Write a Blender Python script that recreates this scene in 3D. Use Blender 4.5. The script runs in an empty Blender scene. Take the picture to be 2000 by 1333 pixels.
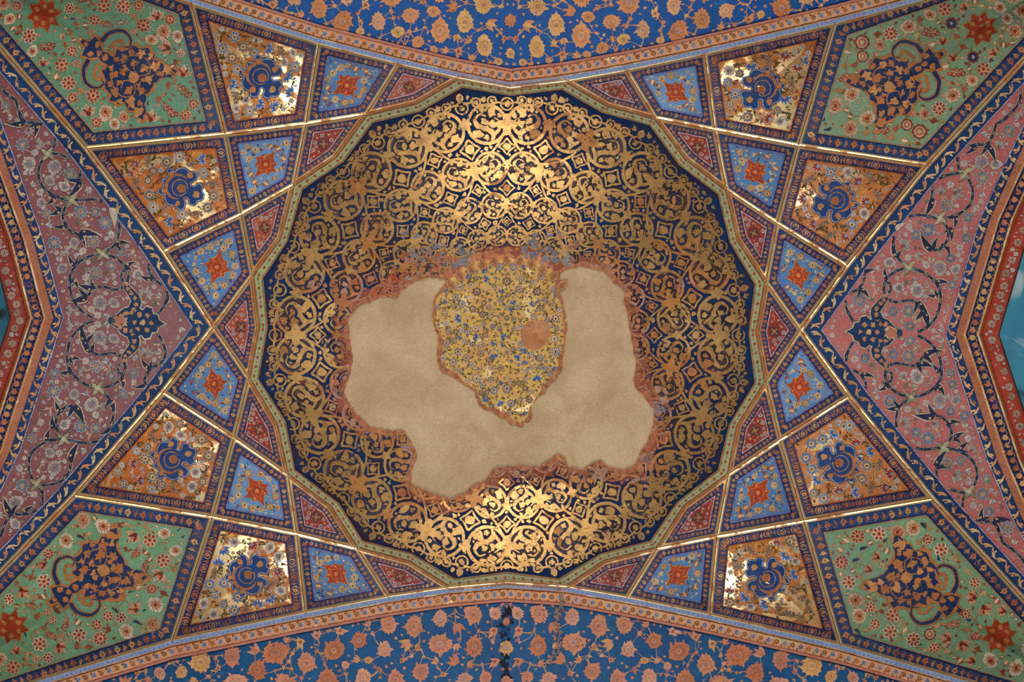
import bpy, math, random
import numpy as np
from mathutils.geometry import delaunay_2d_cdt
from mathutils import Vector, Matrix

# ------------------------------------------------------------------ camera, world, lights
sc = bpy.context.scene
COL = sc.collection
R = random.Random(7)
CX, CY, F = 990.0, 655.0, 1250.0        # vault axis in the frame, focal length in pixels (2000 px wide)
CAMZ = 1.3                              # camera height over the floor

cam = bpy.data.cameras.new('camera')
cam.sensor_width = 36.0
cam.lens = F / 2000.0 * 36.0
cam.shift_x = (1000.0 - CX) / 2000.0
cam.shift_y = -(666.5 - CY) / 2000.0
cam_o = bpy.data.objects.new('camera', cam)
COL.objects.link(cam_o)
cam_o.location = (0, 0, CAMZ)
cam_o.rotation_euler = (math.pi, 0, 0)
sc.camera = cam_o

w = bpy.data.worlds.new('World')
sc.world = w
w.use_nodes = True
w.node_tree.nodes['Background'].inputs[0].default_value = (1.0, 0.965, 0.92, 1)
w.node_tree.nodes['Background'].inputs[1].default_value = 0.26

def area(name, loc, aim, sx, sy, power, col=(1, 1, 1)):
    l = bpy.data.lights.new(name, 'AREA')
    l.shape = 'RECTANGLE'
    l.size, l.size_y, l.energy, l.color = sx, sy, power, col
    o = bpy.data.objects.new(name, l)
    COL.objects.link(o)
    o.location = loc
    o.rotation_euler = (Vector(aim) - Vector(loc)).to_track_quat('-Z', 'Y').to_euler()
# added area lights out of view, standing in for daylight from doorways and windows
area('end_fill_light', (0, -6.2, 2.2), (0, 0, 6.5), 3.0, 3.4, 640, (1.0, 0.98, 0.95))
area('end_fill_light', (0, 6.2, 2.2), (0, 0, 6.5), 3.0, 3.4, 640, (1.0, 0.98, 0.95))
area('side_fill_light', (-6.6, 0, 2.2), (0, 0, 6.0), 3.2, 2.4, 110, (0.95, 0.97, 1.0))
area('side_fill_light', (6.6, 0, 2.2), (0, 0, 6.0), 3.2, 2.4, 200, (0.95, 0.97, 1.0))

vs = sc.view_settings
vs.view_transform = 'Standard'
vs.look = 'None'
vs.exposure = -0.26
vs.gamma = 1.0
vs.use_curve_mapping = False

# ------------------------------------------------------------------ colours and materials
def lin(c):
    return c / 12.92 if c <= 0.04045 else ((c + 0.055) / 1.055) ** 2.4
def hx(s, a=0.0):
    return (lin(int(s[0:2], 16) / 255), lin(int(s[2:4], 16) / 255), lin(int(s[4:6], 16) / 255), a)

def nodes_of(m):
    m.use_nodes = True
    nt = m.node_tree
    return nt, nt.nodes, nt.links, nt.nodes['Principled BSDF']

def noise(nt, vec, scale, detail=4, rough=0.55, dist=0.0):
    n = nt.nodes.new('ShaderNodeTexNoise')
    n.inputs['Scale'].default_value = scale
    n.inputs['Detail'].default_value = detail
    n.inputs['Roughness'].default_value = rough
    n.inputs['Distortion'].default_value = dist
    nt.links.new(vec, n.inputs['Vector'])
    return n.outputs['Fac']

def ramp(nt, fac, a, b, lo=0.0, hi=1.0):
    n = nt.nodes.new('ShaderNodeMapRange')
    n.inputs['From Min'].default_value = a
    n.inputs['From Max'].default_value = b
    n.inputs['To Min'].default_value = lo
    n.inputs['To Max'].default_value = hi
    nt.links.new(fac, n.inputs['Value'])
    return n.outputs['Result']

def mix(nt, fac, a, b, mode='MIX'):
    n = nt.nodes.new('ShaderNodeMix')
    n.data_type = 'RGBA'
    n.blend_type = mode
    for s, v in ((n.inputs[0], fac), (n.inputs[6], a), (n.inputs[7], b)):
        if isinstance(v, bpy.types.NodeSocket):
            nt.links.new(v, s)
        elif isinstance(v, (int, float)):
            s.default_value = v
        else:
            s.default_value = (v[0], v[1], v[2], 1)
    return n.outputs[2]

def math_(nt, op, a, b):
    n = nt.nodes.new('ShaderNodeMath')
    n.operation = op
    n.use_clamp = True
    for s, v in ((n.inputs[0], a), (n.inputs[1], b)):
        if isinstance(v, bpy.types.NodeSocket):
            nt.links.new(v, s)
        else:
            s.default_value = v
    return n.outputs[0]

def pos(nt):
    return nt.nodes.new('ShaderNodeNewGeometry').outputs['Position']

def bump(nt, bsdf, h, strength, dist=0.01):
    b = nt.nodes.new('ShaderNodeBump')
    b.inputs['Strength'].default_value = strength
    b.inputs['Distance'].default_value = dist
    nt.links.new(h, b.inputs['Height'])
    nt.links.new(b.outputs['Normal'], bsdf.inputs['Normal'])

def paint_material(name, vary=0.3, rough=0.6, wear=None, wear_amt=0.0, loss=0.36):
    """flat painted ornament: colour from the attribute Col, its alpha says how much gold leaf"""
    m = bpy.data.materials.new(name)
    nt, N, L, B = nodes_of(m)
    at = N.new('ShaderNodeAttribute')
    at.attribute_name = 'Col'
    p = pos(nt)
    n1 = noise(nt, p, 9, 6, 0.65)
    n2 = noise(nt, p, 95, 3, 0.6)
    g = math_(nt, 'MULTIPLY', ramp(nt, n1, 0.32, 0.66, 1 - vary, 1.0), ramp(nt, n2, 0.34, 0.62, 1 - vary, 1.0))
    gc = N.new('ShaderNodeCombineColor')
    for i in range(3):
        L.new(g, gc.inputs[i])
    c = mix(nt, 1.0, at.outputs['Color'], gc.outputs[0], 'MULTIPLY')
    if wear is not None:
        wn = noise(nt, p, 14, 8, 0.72)
        c = mix(nt, ramp(nt, wn, 0.56, 0.62, 0, wear_amt), c, wear)
    L.new(c, B.inputs['Base Color'])
    mt = math_(nt, 'MULTIPLY', at.outputs['Alpha'], ramp(nt, n1, 0.28, 0.5, 0.35, 1.0))
    L.new(mt, B.inputs['Metallic'])
    rg = ramp(nt, at.outputs['Alpha'], 0, 1, rough, 0.36)
    L.new(rg, B.inputs['Roughness'])
    B.inputs['Specular IOR Level'].default_value = 0.25
    # flaked paint: small holes that show the layer underneath, denser in some patches
    n5 = noise(nt, p, 30, 6, 0.78)
    n6 = noise(nt, p, 3.2, 3, 0.6)
    hole = math_(nt, 'ADD', n5, ramp(nt, n6, 0.35, 0.65, -0.07, 0.06))
    L.new(ramp(nt, hole, loss - 0.008, loss + 0.008), B.inputs['Alpha'])
    bump(nt, B, n2, 0.15, 0.004)
    return m

def base_material(name, c1, c2, c3=None, scale=3.0, rough=0.6, gold=None, gold_lo=0.5, gold_hi=0.56, gold_rough=0.3, grain=0.34, spec=0.25, bmp=0.15):
    m = bpy.data.materials.new(name)
    nt, N, L, B = nodes_of(m)
    p = pos(nt)
    n1 = noise(nt, p, scale, 8, 0.68, 0.4)
    n2 = noise(nt, p, 70, 4, 0.65)
    c = mix(nt, ramp(nt, n1, 0.36, 0.64), c1, c2)
    if c3 is not None:
        n3 = noise(nt, p, scale * 2.7, 9, 0.78, 0.3)
        c = mix(nt, ramp(nt, n3, 0.55, 0.66, 0, 0.85), c, c3)
    gr = ramp(nt, n2, 0.32, 0.68, 1 - grain, 1 + grain * 0.4)
    gc = N.new('ShaderNodeCombineColor')
    for i in range(3):
        L.new(gr, gc.inputs[i])
    c = mix(nt, 1.0, c, gc.outputs[0], 'MULTIPLY')
    B.inputs['Roughness'].default_value = rough
    B.inputs['Specular IOR Level'].default_value = spec
    if gold is not None:
        n4 = noise(nt, p, scale * 0.9, 9, 0.7, 0.6)
        gm = ramp(nt, n4, gold_lo, gold_hi)
        c = mix(nt, gm, c, gold)
        L.new(gm, B.inputs['Metallic'])
        L.new(ramp(nt, gm, 0, 1, rough, gold_rough), B.inputs['Roughness'])
    L.new(c, B.inputs['Base Color'])
    bump(nt, B, n2, bmp, 0.004)
    return m

def gold_material(name, c=(0.84, 0.62, 0.30), bole=(0.42, 0.18, 0.06), rough=0.32, lo=0.5, hi=0.58, scale=5.0):
    m = bpy.data.materials.new(name)
    nt, N, L, B = nodes_of(m)
    p = pos(nt)
    n1 = noise(nt, p, scale, 8, 0.7, 0.5)
    n2 = noise(nt, p, 40, 5, 0.7)
    wn = ramp(nt, n1, lo, hi)
    L.new(mix(nt, wn, c, bole), B.inputs['Base Color'])
    L.new(ramp(nt, wn, 0, 1, 0.82, 0.1), B.inputs['Metallic'])
    L.new(ramp(nt, wn, 0, 1, rough, 0.55), B.inputs['Roughness'])
    bump(nt, B, n2, 0.3, 0.005)
    return m

M_PAINT = paint_material('painted ornament', 0.4)
M_BORDER = paint_material('painted border ornament', 0.35, 0.6, hx('2a2f58'), 0.35, 0.4)
M_DOMEPAINT = paint_material('gilded arabesque paint', 0.35, 0.5, hx('7a4630'), 0.35, 0.39)
M_LUN = paint_material('lunette blossom paint', 0.25, 0.62, hx('c07048'), 0.2, 0.36)
M_EDGE = paint_material('worn edge paint', 0.45, 0.7, hx('8a5a48'), 0.5, 0.4)
M_STAIN = paint_material('stain', 0.4, 0.7, None, 0, 0.43)
M_GOLD = gold_material('gilded rib')
M_GOLDOLD = gold_material('worn gilded rim', rough=0.42, lo=0.38, hi=0.5)
M_DARK = base_material('dark groove', hx('20140c'), hx('3a2413'), rough=0.7)
M_NAVY = base_material('navy border ground', hx('102b57'), hx('17366c'), hx('2f3560'), 2.2, 0.5)
M_NAVY2 = base_material('deep navy border ground', hx('0c2750'), hx('103c70'), hx('182f54'), 2.2, 0.5)
M_PLASTER = base_material('bare plaster', hx('bba27f'), hx('a68b69'), hx('b39a7a'), 1.6, 0.85, grain=0.3, spec=0.2, bmp=0.4)
M_RIMGREEN = base_material('sage rim paint', hx('84906a'), hx('969a6c'), hx('74704a'), 3, 0.6)
M_FLOOR = base_material('stone floor', hx('6e5a48'), hx('5a4638'), rough=0.5)

# ------------------------------------------------------------------ the vault's surfaces, as heights over the camera
def k_of(x, y):
    return ((x - CX) ** 2 + (y - CY) ** 2) / F ** 2
def sph(q, hc, rs):
    a = 1 + q
    return (hc + np.sqrt(np.maximum(hc * hc - a * (hc * hc - rs * rs), 1e-6))) / a
def Hs(x, y):                           # spherical pendentive vault carrying the net of ribs
    return sph(k_of(x, y), 3.37, 4.55)
def Hd(x, y):                           # the shallow dome above the rim
    return sph(k_of(x, y), 4.48, 3.72) + 0.02

def A(*p):
    return np.array(p, float)

TOPX = A(-400, -290, 100, 373, 623, 778, 898, 997, 1103, 1222, 1376, 1631, 1800, 2000, 2265, 2400)
TOPY = A(-297, -248, -93, 5, 84, 123, 151, 170, 157, 136, 104, 45, 0, -66, -172, -230)
BOTX = A(-450, -340, 88, 336, 596, 759, 880, 989, 1105, 1224, 1386, 1642, 1890, 2245, 2400)
BOTY = A(1515, 1475, 1328, 1253, 1199, 1168, 1150, 1140, 1148, 1169, 1203, 1262, 1333, 1443, 1495)
LEFTY = A(-400, -120, 60, 231, 467, 621, 880, 964, 1130, 1300, 1700)
LEFTX = A(-380, -190, -80, 0, 84, 124, 40, 0, -95, -200, -450)
RIGHTY = A(-400, -60, 120, 300, 430, 654, 897, 1010, 1150, 1350, 1700)
RIGHTX = A(2370, 2160, 2060, 1972, 1913, 1847, 1927, 1975, 2050, 2170, 2390)

def y_top(x): return np.interp(x, TOPX, TOPY)
def y_bot(x): return np.interp(x, BOTX, BOTY)
def x_left(y): return np.interp(y, LEFTY, LEFTX)
def x_right(y): return np.interp(y, RIGHTY, RIGHTX)

def lun(yc, s=1.3):
    def H(x, y):
        y0 = yc(x)
        k0 = np.abs(y0 - CY) / F
        k = np.abs(y - CY) / F
        return Hs(x, y0) * (1 + s * k0) / (1 + s * k)
    return H
def sidewall(xc, s=1.6):
    def H(x, y):
        x0 = xc(y)
        k0 = np.abs(x0 - CX) / F
        k = np.abs(x - CX) / F
        return Hs(x0, y) * (1 + s * k0) / (1 + s * np.maximum(k, k0))
    return H
H_TOP, H_BOT = lun(y_top), lun(y_bot)
H_LEFT, H_RIGHT = sidewall(x_left), sidewall(x_right)
H_LEFTM, H_RIGHTM = sidewall(x_left, 5.0), sidewall(x_right, 5.0)

def bary(p, a, b, c):
    d = (b[1] - c[1]) * (a[0] - c[0]) + (c[0] - b[0]) * (a[1] - c[1])
    u = ((b[1] - c[1]) * (p[0] - c[0]) + (c[0] - b[0]) * (p[1] - c[1])) / d
    v = ((c[1] - a[1]) * (p[0] - c[0]) + (a[0] - c[0]) * (p[1] - c[1])) / d
    return u, v, 1 - u - v

def kite_H(q, depth):
    """q = inner, side, outer, side: the kite is folded along inner-outer"""
    a, s1, b, s2 = q
    def H(x, y):
        u1, v1, w1 = bary((x, y), a, b, s1)
        u2, v2, w2 = bary((x, y), a, b, s2)
        on1 = w1 >= 0
        u, v = np.where(on1, u1, u2), np.where(on1, v1, v2)
        return Hs(x, y) + depth * 4 * np.clip(u, 0, 1) * np.clip(v, 0, 1)
    return H

def to_world(x, y, h):
    return np.stack([(x - CX) / F * h, (y - CY) / F * h, h + CAMZ], -1)

# ------------------------------------------------------------------ mesh helpers
def link(name, me, parent=None, mats=()):
    o = bpy.data.objects.new(name, me)
    COL.objects.link(o)
    if parent is not None:
        o.parent = parent
        o.matrix_parent_inverse = Matrix.Translation(-parent.location)
    for m in mats:
        me.materials.append(m)
    return o

def mesh_px(name, P, faces, H, lift, mat, parent=None, smooth=True, col=None, extra=None):
    P = np.asarray(P, float)
    lift = np.asarray(lift, float)
    h = H(P[:, 0], P[:, 1]) - lift
    me = bpy.data.meshes.new(name)
    me.from_pydata(to_world(P[:, 0], P[:, 1], h).tolist(), [], faces)
    if smooth:
        me.polygons.foreach_set('use_smooth', np.ones(len(me.polygons), bool))
    if col is not None:
        at = me.attributes.new('Col', 'FLOAT_COLOR', 'POINT')
        at.data.foreach_set('color', np.asarray(col, np.float32).ravel())
    if extra is not None:
        at = me.attributes.new('wear', 'FLOAT', 'POINT')
        at.data.foreach_set('value', np.asarray(extra, np.float32))
    me.update()
    return link(name, me, parent, [mat] if not isinstance(mat, (list, tuple)) else mat)

def strip(name, Apts, Bpts, n, H, lift, mat, parent=None, smooth=True, n_split=None):
    """a sheet between two polylines with the same number of points"""
    Apts, Bpts = np.asarray(Apts, float), np.asarray(Bpts, float)
    m = len(Apts)
    P, faces = [], []
    for j in range(n + 1):
        t = j / n
        P.append(Apts * (1 - t) + Bpts * t)
    for j in range(n):
        for i in range(m - 1):
            faces.append((j * m + i, j * m + i + 1, (j + 1) * m + i + 1, (j + 1) * m + i))
    return mesh_px(name, np.concatenate(P), faces, H, lift, mat, parent, smooth)

def resample(pts, step):
    pts = np.asarray(pts, float)
    out = [pts[0]]
    for a, b in zip(pts[:-1], pts[1:]):
        n = max(1, int(math.hypot(*(b - a)) / step))
        for i in range(1, n + 1):
            out.append(a + (b - a) * i / n)
    return np.array(out)

def tri_grid(a, b, c, n):
    a, b, c = map(np.asarray, (a, b, c))
    P, idx, F_ = [], {}, []
    for i in range(n + 1):
        for j in range(n + 1 - i):
            idx[(i, j)] = len(P)
            P.append((a * (n - i - j) + b * i + c * j) / n)
    for i in range(n):
        for j in range(n - i):
            F_.append((idx[i, j], idx[i + 1, j], idx[i, j + 1]))
            if j < n - i - 1:
                F_.append((idx[i + 1, j], idx[i + 1, j + 1], idx[i, j + 1]))
    return P, F_

def inset(poly, d):
    """move every edge of a convex polygon inwards by d pixels"""
    poly = [np.array(p, float) for p in poly]
    c = sum(poly) / len(poly)
    n = len(poly)
    ds = d if isinstance(d, (list, tuple)) else [d] * n
    lines = []
    for i in range(n):
        a, b = poly[i], poly[(i + 1) % n]
        t = (b - a) / np.linalg.norm(b - a)
        nr = np.array([-t[1], t[0]])
        if np.dot(c - a, nr) < 0:
            nr = -nr
        lines.append((a + nr * ds[i], t))
    out = []
    for i in range(n):
        p, t = lines[i - 1]
        q, s = lines[i]
        m = np.array([[t[0], -s[0]], [t[1], -s[1]]])
        if abs(np.linalg.det(m)) < 1e-6:
            out.append(q)
            continue
        u = np.linalg.solve(m, q - p)
        out.append(p + t * u[0])
    return out

def seg_dist(px, py, poly):
    """signed distance of a point to a polygon, positive inside"""
    inside, best = False, 1e9
    n = len(poly)
    for i in range(n):
        x1, y1 = poly[i]
        x2, y2 = poly[(i + 1) % n]
        if (y1 > py) != (y2 > py) and px < (x2 - x1) * (py - y1) / (y2 - y1) + x1:
            inside = not inside
        dx, dy = x2 - x1, y2 - y1
        t = max(0.0, min(1.0, ((px - x1) * dx + (py - y1) * dy) / (dx * dx + dy * dy + 1e-9)))
        best = min(best, math.hypot(px - x1 - dx * t, py - y1 - dy * t))
    return best if inside else -best

def pts_in(P, poly):
    P = np.asarray(P)
    x, y = P[:, 0], P[:, 1]
    ins = np.zeros(len(P), bool)
    n = len(poly)
    for i in range(n):
        x1, y1 = poly[i]
        x2, y2 = poly[(i + 1) % n]
        c = (y1 > y) != (y2 > y)
        with np.errstate(divide='ignore', invalid='ignore'):
            ins ^= c & (x < (x2 - x1) * (y - y1) / (y2 - y1 + 1e-12) + x1)
    return ins

def poly_dist(P, poly):
    P = np.asarray(P, float)
    if len(P) == 0:
        return np.zeros(0)
    best = np.full(len(P), 1e9)
    n = len(poly)
    for i in range(n):
        a, b = np.array(poly[i], float), np.array(poly[(i + 1) % n], float)
        d = b - a
        t = np.clip(((P - a) @ d) / (d @ d + 1e-9), 0, 1)
        q = P - a - t[:, None] * d
        best = np.minimum(best, np.hypot(q[:, 0], q[:, 1]))
    return np.where(pts_in(P, poly), best, -best)

def catmull(pts, n=8, closed=False):
    pts = [np.array(p, float) for p in pts]
    if closed:
        q = [pts[-1]] + pts + [pts[0], pts[1]]
    else:
        q = [2 * pts[0] - pts[1]] + pts + [2 * pts[-1] - pts[-2]]
    out = []
    for i in range(1, len(q) - 2):
        a, b, c, d = q[i - 1], q[i], q[i + 1], q[i + 2]
        for j in range(n):
            t = j / n
            out.append(0.5 * ((2 * b) + (c - a) * t + (2 * a - 5 * b + 4 * c - d) * t * t + (3 * b - a - 3 * c + d) * t ** 3))
    if not closed:
        out.append(q[-2])
    return out

def region(outer, holes, step, keep=None, crease=None):
    """triangulate a polygon (with holes) with inner points, so that it can follow a curved surface"""
    verts, edges = [], []
    for poly in [outer] + holes:
        k = len(verts)
        verts += [Vector((p[0], p[1])) for p in poly]
        edges += [(k + i, k + (i + 1) % len(poly)) for i in range(len(poly))]
    keep = keep or (lambda Q: pts_in(Q, outer))
    xs, ys = [p[0] for p in outer], [p[1] for p in outer]
    gx, gy = np.meshgrid(np.arange(min(xs) + step / 2, max(xs), step), np.arange(min(ys) + step / 2, max(ys), step))
    G = np.stack([gx.ravel(), gy.ravel()], -1)
    G += np.random.RandomState(1).uniform(-step * .2, step * .2, G.shape)
    G = G[keep(G)]
    verts += [Vector((p[0], p[1])) for p in G]
    if crease is not None:
        a, b = np.array(crease[0], float), np.array(crease[1], float)
        t = (b - a) / np.linalg.norm(b - a)
        u = [np.dot(np.array(p) - a, t) for p in outer]
        d = [np.dot(np.array(p) - a, np.array([-t[1], t[0]])) for p in outer]
        if min(d) < 0 < max(d):
            k = len(verts)
            n = max(2, int((max(u) - min(u)) / step))
            for i in range(n + 1):
                q = a + t * (min(u) + (max(u) - min(u)) * i / n)
                verts.append(Vector((q[0], q[1])))
            edges += [(k + i, k + i + 1) for i in range(n)]
    v, e, f, *_ = delaunay_2d_cdt(verts, edges, [], 0, 1e-4)
    V = np.array([(p.x, p.y) for p in v])
    T = np.array([t for t in f if len(t) == 3])
    T = T[keep(V[T].mean(1))]
    return V, [tuple(int(i) for i in t) for t in T]

class Paint:
    """painted ornament, collected as polygons in the picture plane of the vault and laid onto its surface"""
    def __init__(s):
        s.polys = []
    def poly(s, pts, col, lay=0):
        s.polys.append((pts, col, lay))
    def stroke(s, path, wd, col, lay=0):
        n = len(path)
        if n < 2:
            return
        p = np.asarray(path, float)
        t = np.gradient(p, axis=0)
        l = np.hypot(t[:, 0], t[:, 1])[:, None] + 1e-9
        nr = np.stack([-t[:, 1], t[:, 0]], -1) / l
        wv = np.asarray([wd(i / (n - 1)) for i in range(n)] if callable(wd) else [wd] * n)[:, None] * 0.5
        a, b = p + nr * wv, p - nr * wv
        for i in range(n - 1):
            s.polys.append(((a[i], a[i + 1], b[i + 1], b[i]), col, lay))
    def disc(s, x, y, r, col, lay=0, n=10, sy=1.0, rot=0.0, jag=0.0):
        c, q = math.cos(rot), math.sin(rot)
        pts = []
        for i in range(n):
            a = 2 * math.pi * i / n
            rr = r * (1 + (jag * R.uniform(-1, 1) if jag else 0))
            u, v = rr * math.cos(a), rr * math.sin(a) * sy
            pts.append((x + u * c - v * q, y + u * q + v * c))
        s.poly(pts, col, lay)
    def build(s, name, H, parent, mat, base=0.003, dl=0.0012, crease=None, kind='stuff', clip=None, jit=0.28):
        polys = s.polys
        if crease is not None:
            big = [q for q in polys if len(q[0]) > 4 and max(np.ptp([p[0] for p in q[0]]), np.ptp([p[1] for p in q[0]])) > 20]
            polys = [q for q in polys if not (len(q[0]) > 4 and max(np.ptp([p[0] for p in q[0]]), np.ptp([p[1] for p in q[0]])) > 20)]
            a, b = np.array(crease[0], float), np.array(crease[1], float)
            t = (b - a) / np.linalg.norm(b - a)
            nr = np.array([-t[1], t[0]])
            out = []
            for pts, c, l in polys:
                d = [(p[0] - a[0]) * nr[0] + (p[1] - a[1]) * nr[1] for p in pts]
                if min(d) < -0.2 and max(d) > 0.2:
                    for sg in (1, -1):
                        r = []
                        for i in range(len(pts)):
                            p, q, dp, dq = pts[i], pts[(i + 1) % len(pts)], d[i] * sg, d[(i + 1) % len(pts)] * sg
                            if dp >= 0:
                                r.append(p)
                            if dp * dq < 0:
                                u = dp / (dp - dq)
                                r.append((p[0] + (q[0] - p[0]) * u, p[1] + (q[1] - p[1]) * u))
                        if len(r) > 2:
                            out.append((r, c, l))
                else:
                    out.append((pts, c, l))
            polys = out + big
        if clip is not None:
            polys = [q for q in polys if clip(*q[0][0]) and clip(*q[0][len(q[0]) // 2])]
        if not polys:
            return None
        P, faces, C, Lf = [], [], [], []
        k = 0
        for pts, c, l in polys:
            n = len(pts)
            if n > 4:
                ax_ = [p[0] for p in pts]
                ay_ = [p[1] for p in pts]
                ext = max(max(ax_) - min(ax_), max(ay_) - min(ay_))
                if ext > 20:
                    V_, T_ = region([tuple(map(float, p)) for p in pts], [], max(4.0, ext / 14), None, crease)
                    P.extend(V_)
                    faces.extend(tuple(i + k for i in t) for t in T_)
                    C.extend([c] * len(V_))
                    Lf.extend([base + l * dl] * len(V_))
                    k += len(V_)
                    continue
            P.extend(pts)
            faces.append(tuple(range(k, k + n)))
            C.extend([c] * n)
            Lf.extend([base + l * dl] * n)
            k += n
        P = np.array([(p[0], p[1]) for p in P])
        P = P + np.random.RandomState(5).normal(0, jit, P.shape)
        o = mesh_px(name, P, faces, H, np.array(Lf), mat, parent, False, C)
        if kind:
            o['kind'] = kind
        s.polys = []
        return o

class Occ:
    """which discs are taken already"""
    def __init__(s, cell=32):
        s.c, s.d = cell, {}
    def mark(s, x, y, r):
        s.d.setdefault((int(x // s.c), int(y // s.c)), []).append((x, y, r))
    def path(s, pts, r):
        for p in pts:
            s.mark(p[0], p[1], r)
    def free(s, x, y, r):
        cx, cy = int(x // s.c), int(y // s.c)
        m = 2
        for i in range(cx - m, cx + m + 1):
            for j in range(cy - m, cy + m + 1):
                for a, b, q in s.d.get((i, j), ()):
                    if (a - x) ** 2 + (b - y) ** 2 < (q + r) ** 2:
                        return False
        return True

# ------------------------------------------------------------------ painted motifs
def pick(l):
    return l[R.randrange(len(l))]
def vary(c, v=0.12):
    f = 1 + R.uniform(-v, v)
    return (c[0] * f, c[1] * f, c[2] * f, c[3])

def scallop(x, y, r, n, depth, rot, m=4, sx=1.0):
    pts = []
    for i in range(n * m):
        a = 2 * math.pi * i / (n * m)
        rr = r * (1 - depth + depth * abs(math.cos(n * a / 2)))
        u, v = rr * math.cos(a) * sx, rr * math.sin(a)
        pts.append((x + u * math.cos(rot) - v * math.sin(rot), y + u * math.sin(rot) + v * math.cos(rot)))
    return pts

def rosette(P, x, y, r, pal, lay=1, n=8):
    """pal: outline, petal, ring, eye"""
    rot = R.random() * 6.28
    P.poly(scallop(x, y, r, n, 0.3, rot), pal[0], lay)
    for i in range(n):
        a = rot + 2 * math.pi * i / n
        P.disc(x + 0.6 * r * math.cos(a), y + 0.6 * r * math.sin(a), r * 0.25, pal[1], lay + 1, 6, 0.7, a)
    P.disc(x, y, r * 0.42, pal[2], lay + 2, 8)
    P.disc(x, y, r * 0.22, pal[3], lay + 3, 6)

def lotus(P, x, y, r, pal, lay=1, rot=None, n=5):
    rot = R.random() * 6.28 if rot is None else rot
    for i in range(n):
        a = rot + (i - (n - 1) / 2) * 0.52
        l = r * (1.25 if i == n // 2 else 1.05)
        leaf(P, x - 0.5 * r * math.cos(rot), y - 0.5 * r * math.sin(rot), l * 1.25, r * 0.62, a, 0, pal[0], lay)
        leaf(P, x - 0.5 * r * math.cos(rot), y - 0.5 * r * math.sin(rot), l * 1.1, r * 0.42, a, 0, pal[1 if i % 2 else 2], lay + 1)
    P.disc(x - 0.35 * r * math.cos(rot), y - 0.35 * r * math.sin(rot), r * 0.3, pal[3], lay + 2, 7)

def leaf(P, x, y, l, wd, a, bend, col, lay=0):
    c, s = math.cos(a), math.sin(a)
    up, dn = [], []
    n = 5
    for i in range(n + 1):
        t = i / n
        u = l * t
        v = bend * l * t * t
        ww = wd * 0.5 * math.sin(math.pi * min(1, t * 0.92 + 0.08) ** 0.8) if i < n else 0
        up.append((x + u * c - (v + ww) * s, y + u * s + (v + ww) * c))
        if 0 < i < n:
            dn.append((x + u * c - (v - ww) * s, y + u * s + (v - ww) * c))
    P.poly(up + dn[::-1], col, lay)

def ring_flower(P, x, y, r, pal, lay=1):
    P.poly(scallop(x, y, r, 9, 0.18, R.random() * 6), pal[0], lay)
    P.disc(x, y, r * 0.7, pal[1], lay + 1, 12)
    P.disc(x, y, r * 0.52, pal[2], lay + 2, 10)
    P.disc(x, y, r * 0.27, pal[3], lay + 3, 7, jag=0.2)

def palmette(P, x, y, r, pal, lay=1, rot=0.0, el=1.12):
    n = R.choice((12, 13, 14, 16))
    pts = []
    for i in range(2 * n):
        a = math.pi * i / n
        rr = r * ((1.0 + R.uniform(-.12, .07)) if i % 2 == 0 else 0.85 + R.uniform(-.07, .06))
        tip = 1 + 0.2 * max(0, math.cos(a)) ** 8
        u, v = rr * math.cos(a) * el * tip, rr * math.sin(a)
        pts.append((x + u * math.cos(rot) - v * math.sin(rot), y + u * math.sin(rot) + v * math.cos(rot)))
    P.poly(pts, pal[0], lay)
    if r > 8:
        m = 9 if r < 14 else 13
        for i in range(m):
            a = rot + 2 * math.pi * (i + R.uniform(-.2, .2)) / m
            leaf(P, x + r * .46 * math.cos(a), y + r * .46 * math.sin(a), r * R.uniform(.28, .42), r * .1, a, R.uniform(-.3, .3), pal[1], lay + 1)
    P.poly(scallop(x, y, r * 0.5, 8, 0.24, rot, 3, el), pal[1], lay + 1)
    P.poly(scallop(x, y, r * 0.43, 8, 0.24, rot, 3, el), pal[2], lay + 2)
    P.disc(x, y, r * 0.26, pal[3], lay + 3, 9, 1, 0, .25)
    P.disc(x, y, r * 0.12, pal[1], lay + 4, 6, jag=.3)

def sprig(P, x, y, r, col, lay=1, rot=None):
    """a serrated leaf with a curled tail"""
    rot = R.random() * 6.28 if rot is None else rot
    b = R.choice((-0.35, 0.35))
    leaf(P, x - r * .7 * math.cos(rot), y - r * .7 * math.sin(rot), r * 1.9, r * 0.75, rot, b, col, lay)
    for q in (0.7, -0.75):
        leaf(P, x - r * .4 * math.cos(rot), y - r * .4 * math.sin(rot), r * 1.05, r * 0.5, rot + q, b * .5, col, lay)

def bud(P, x, y, r, c1, c2, lay=1, rot=None):
    rot = R.random() * 6.28 if rot is None else rot
    for q in (-0.55, 0, 0.55):
        leaf(P, x - r * math.cos(rot), y - r * math.sin(rot), r * 2.0, r * 0.8, rot + q, 0, c1 if q else c2, lay + (q == 0))

def cluster(P, x, y, r, pal, lay=1):
    a = R.random() * 6.28
    for i in range(7):
        t = (i / 6 - .5) * r * 1.7
        o = (1 if i % 2 else -1) * r * .32 * (1 - abs(i / 6 - .5))
        px, py = x + t * math.cos(a) - o * math.sin(a), y + t * math.sin(a) + o * math.cos(a)
        P.disc(px, py, r * R.uniform(.2, .32), pal[0], lay, 7, jag=.25)
        P.disc(px, py, r * .13, pal[1], lay + 1, 5)
    leaf(P, x - r * .9 * math.cos(a), y - r * .9 * math.sin(a), r * 2.0, r * .14, a, 0.05, pal[1], lay)

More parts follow.
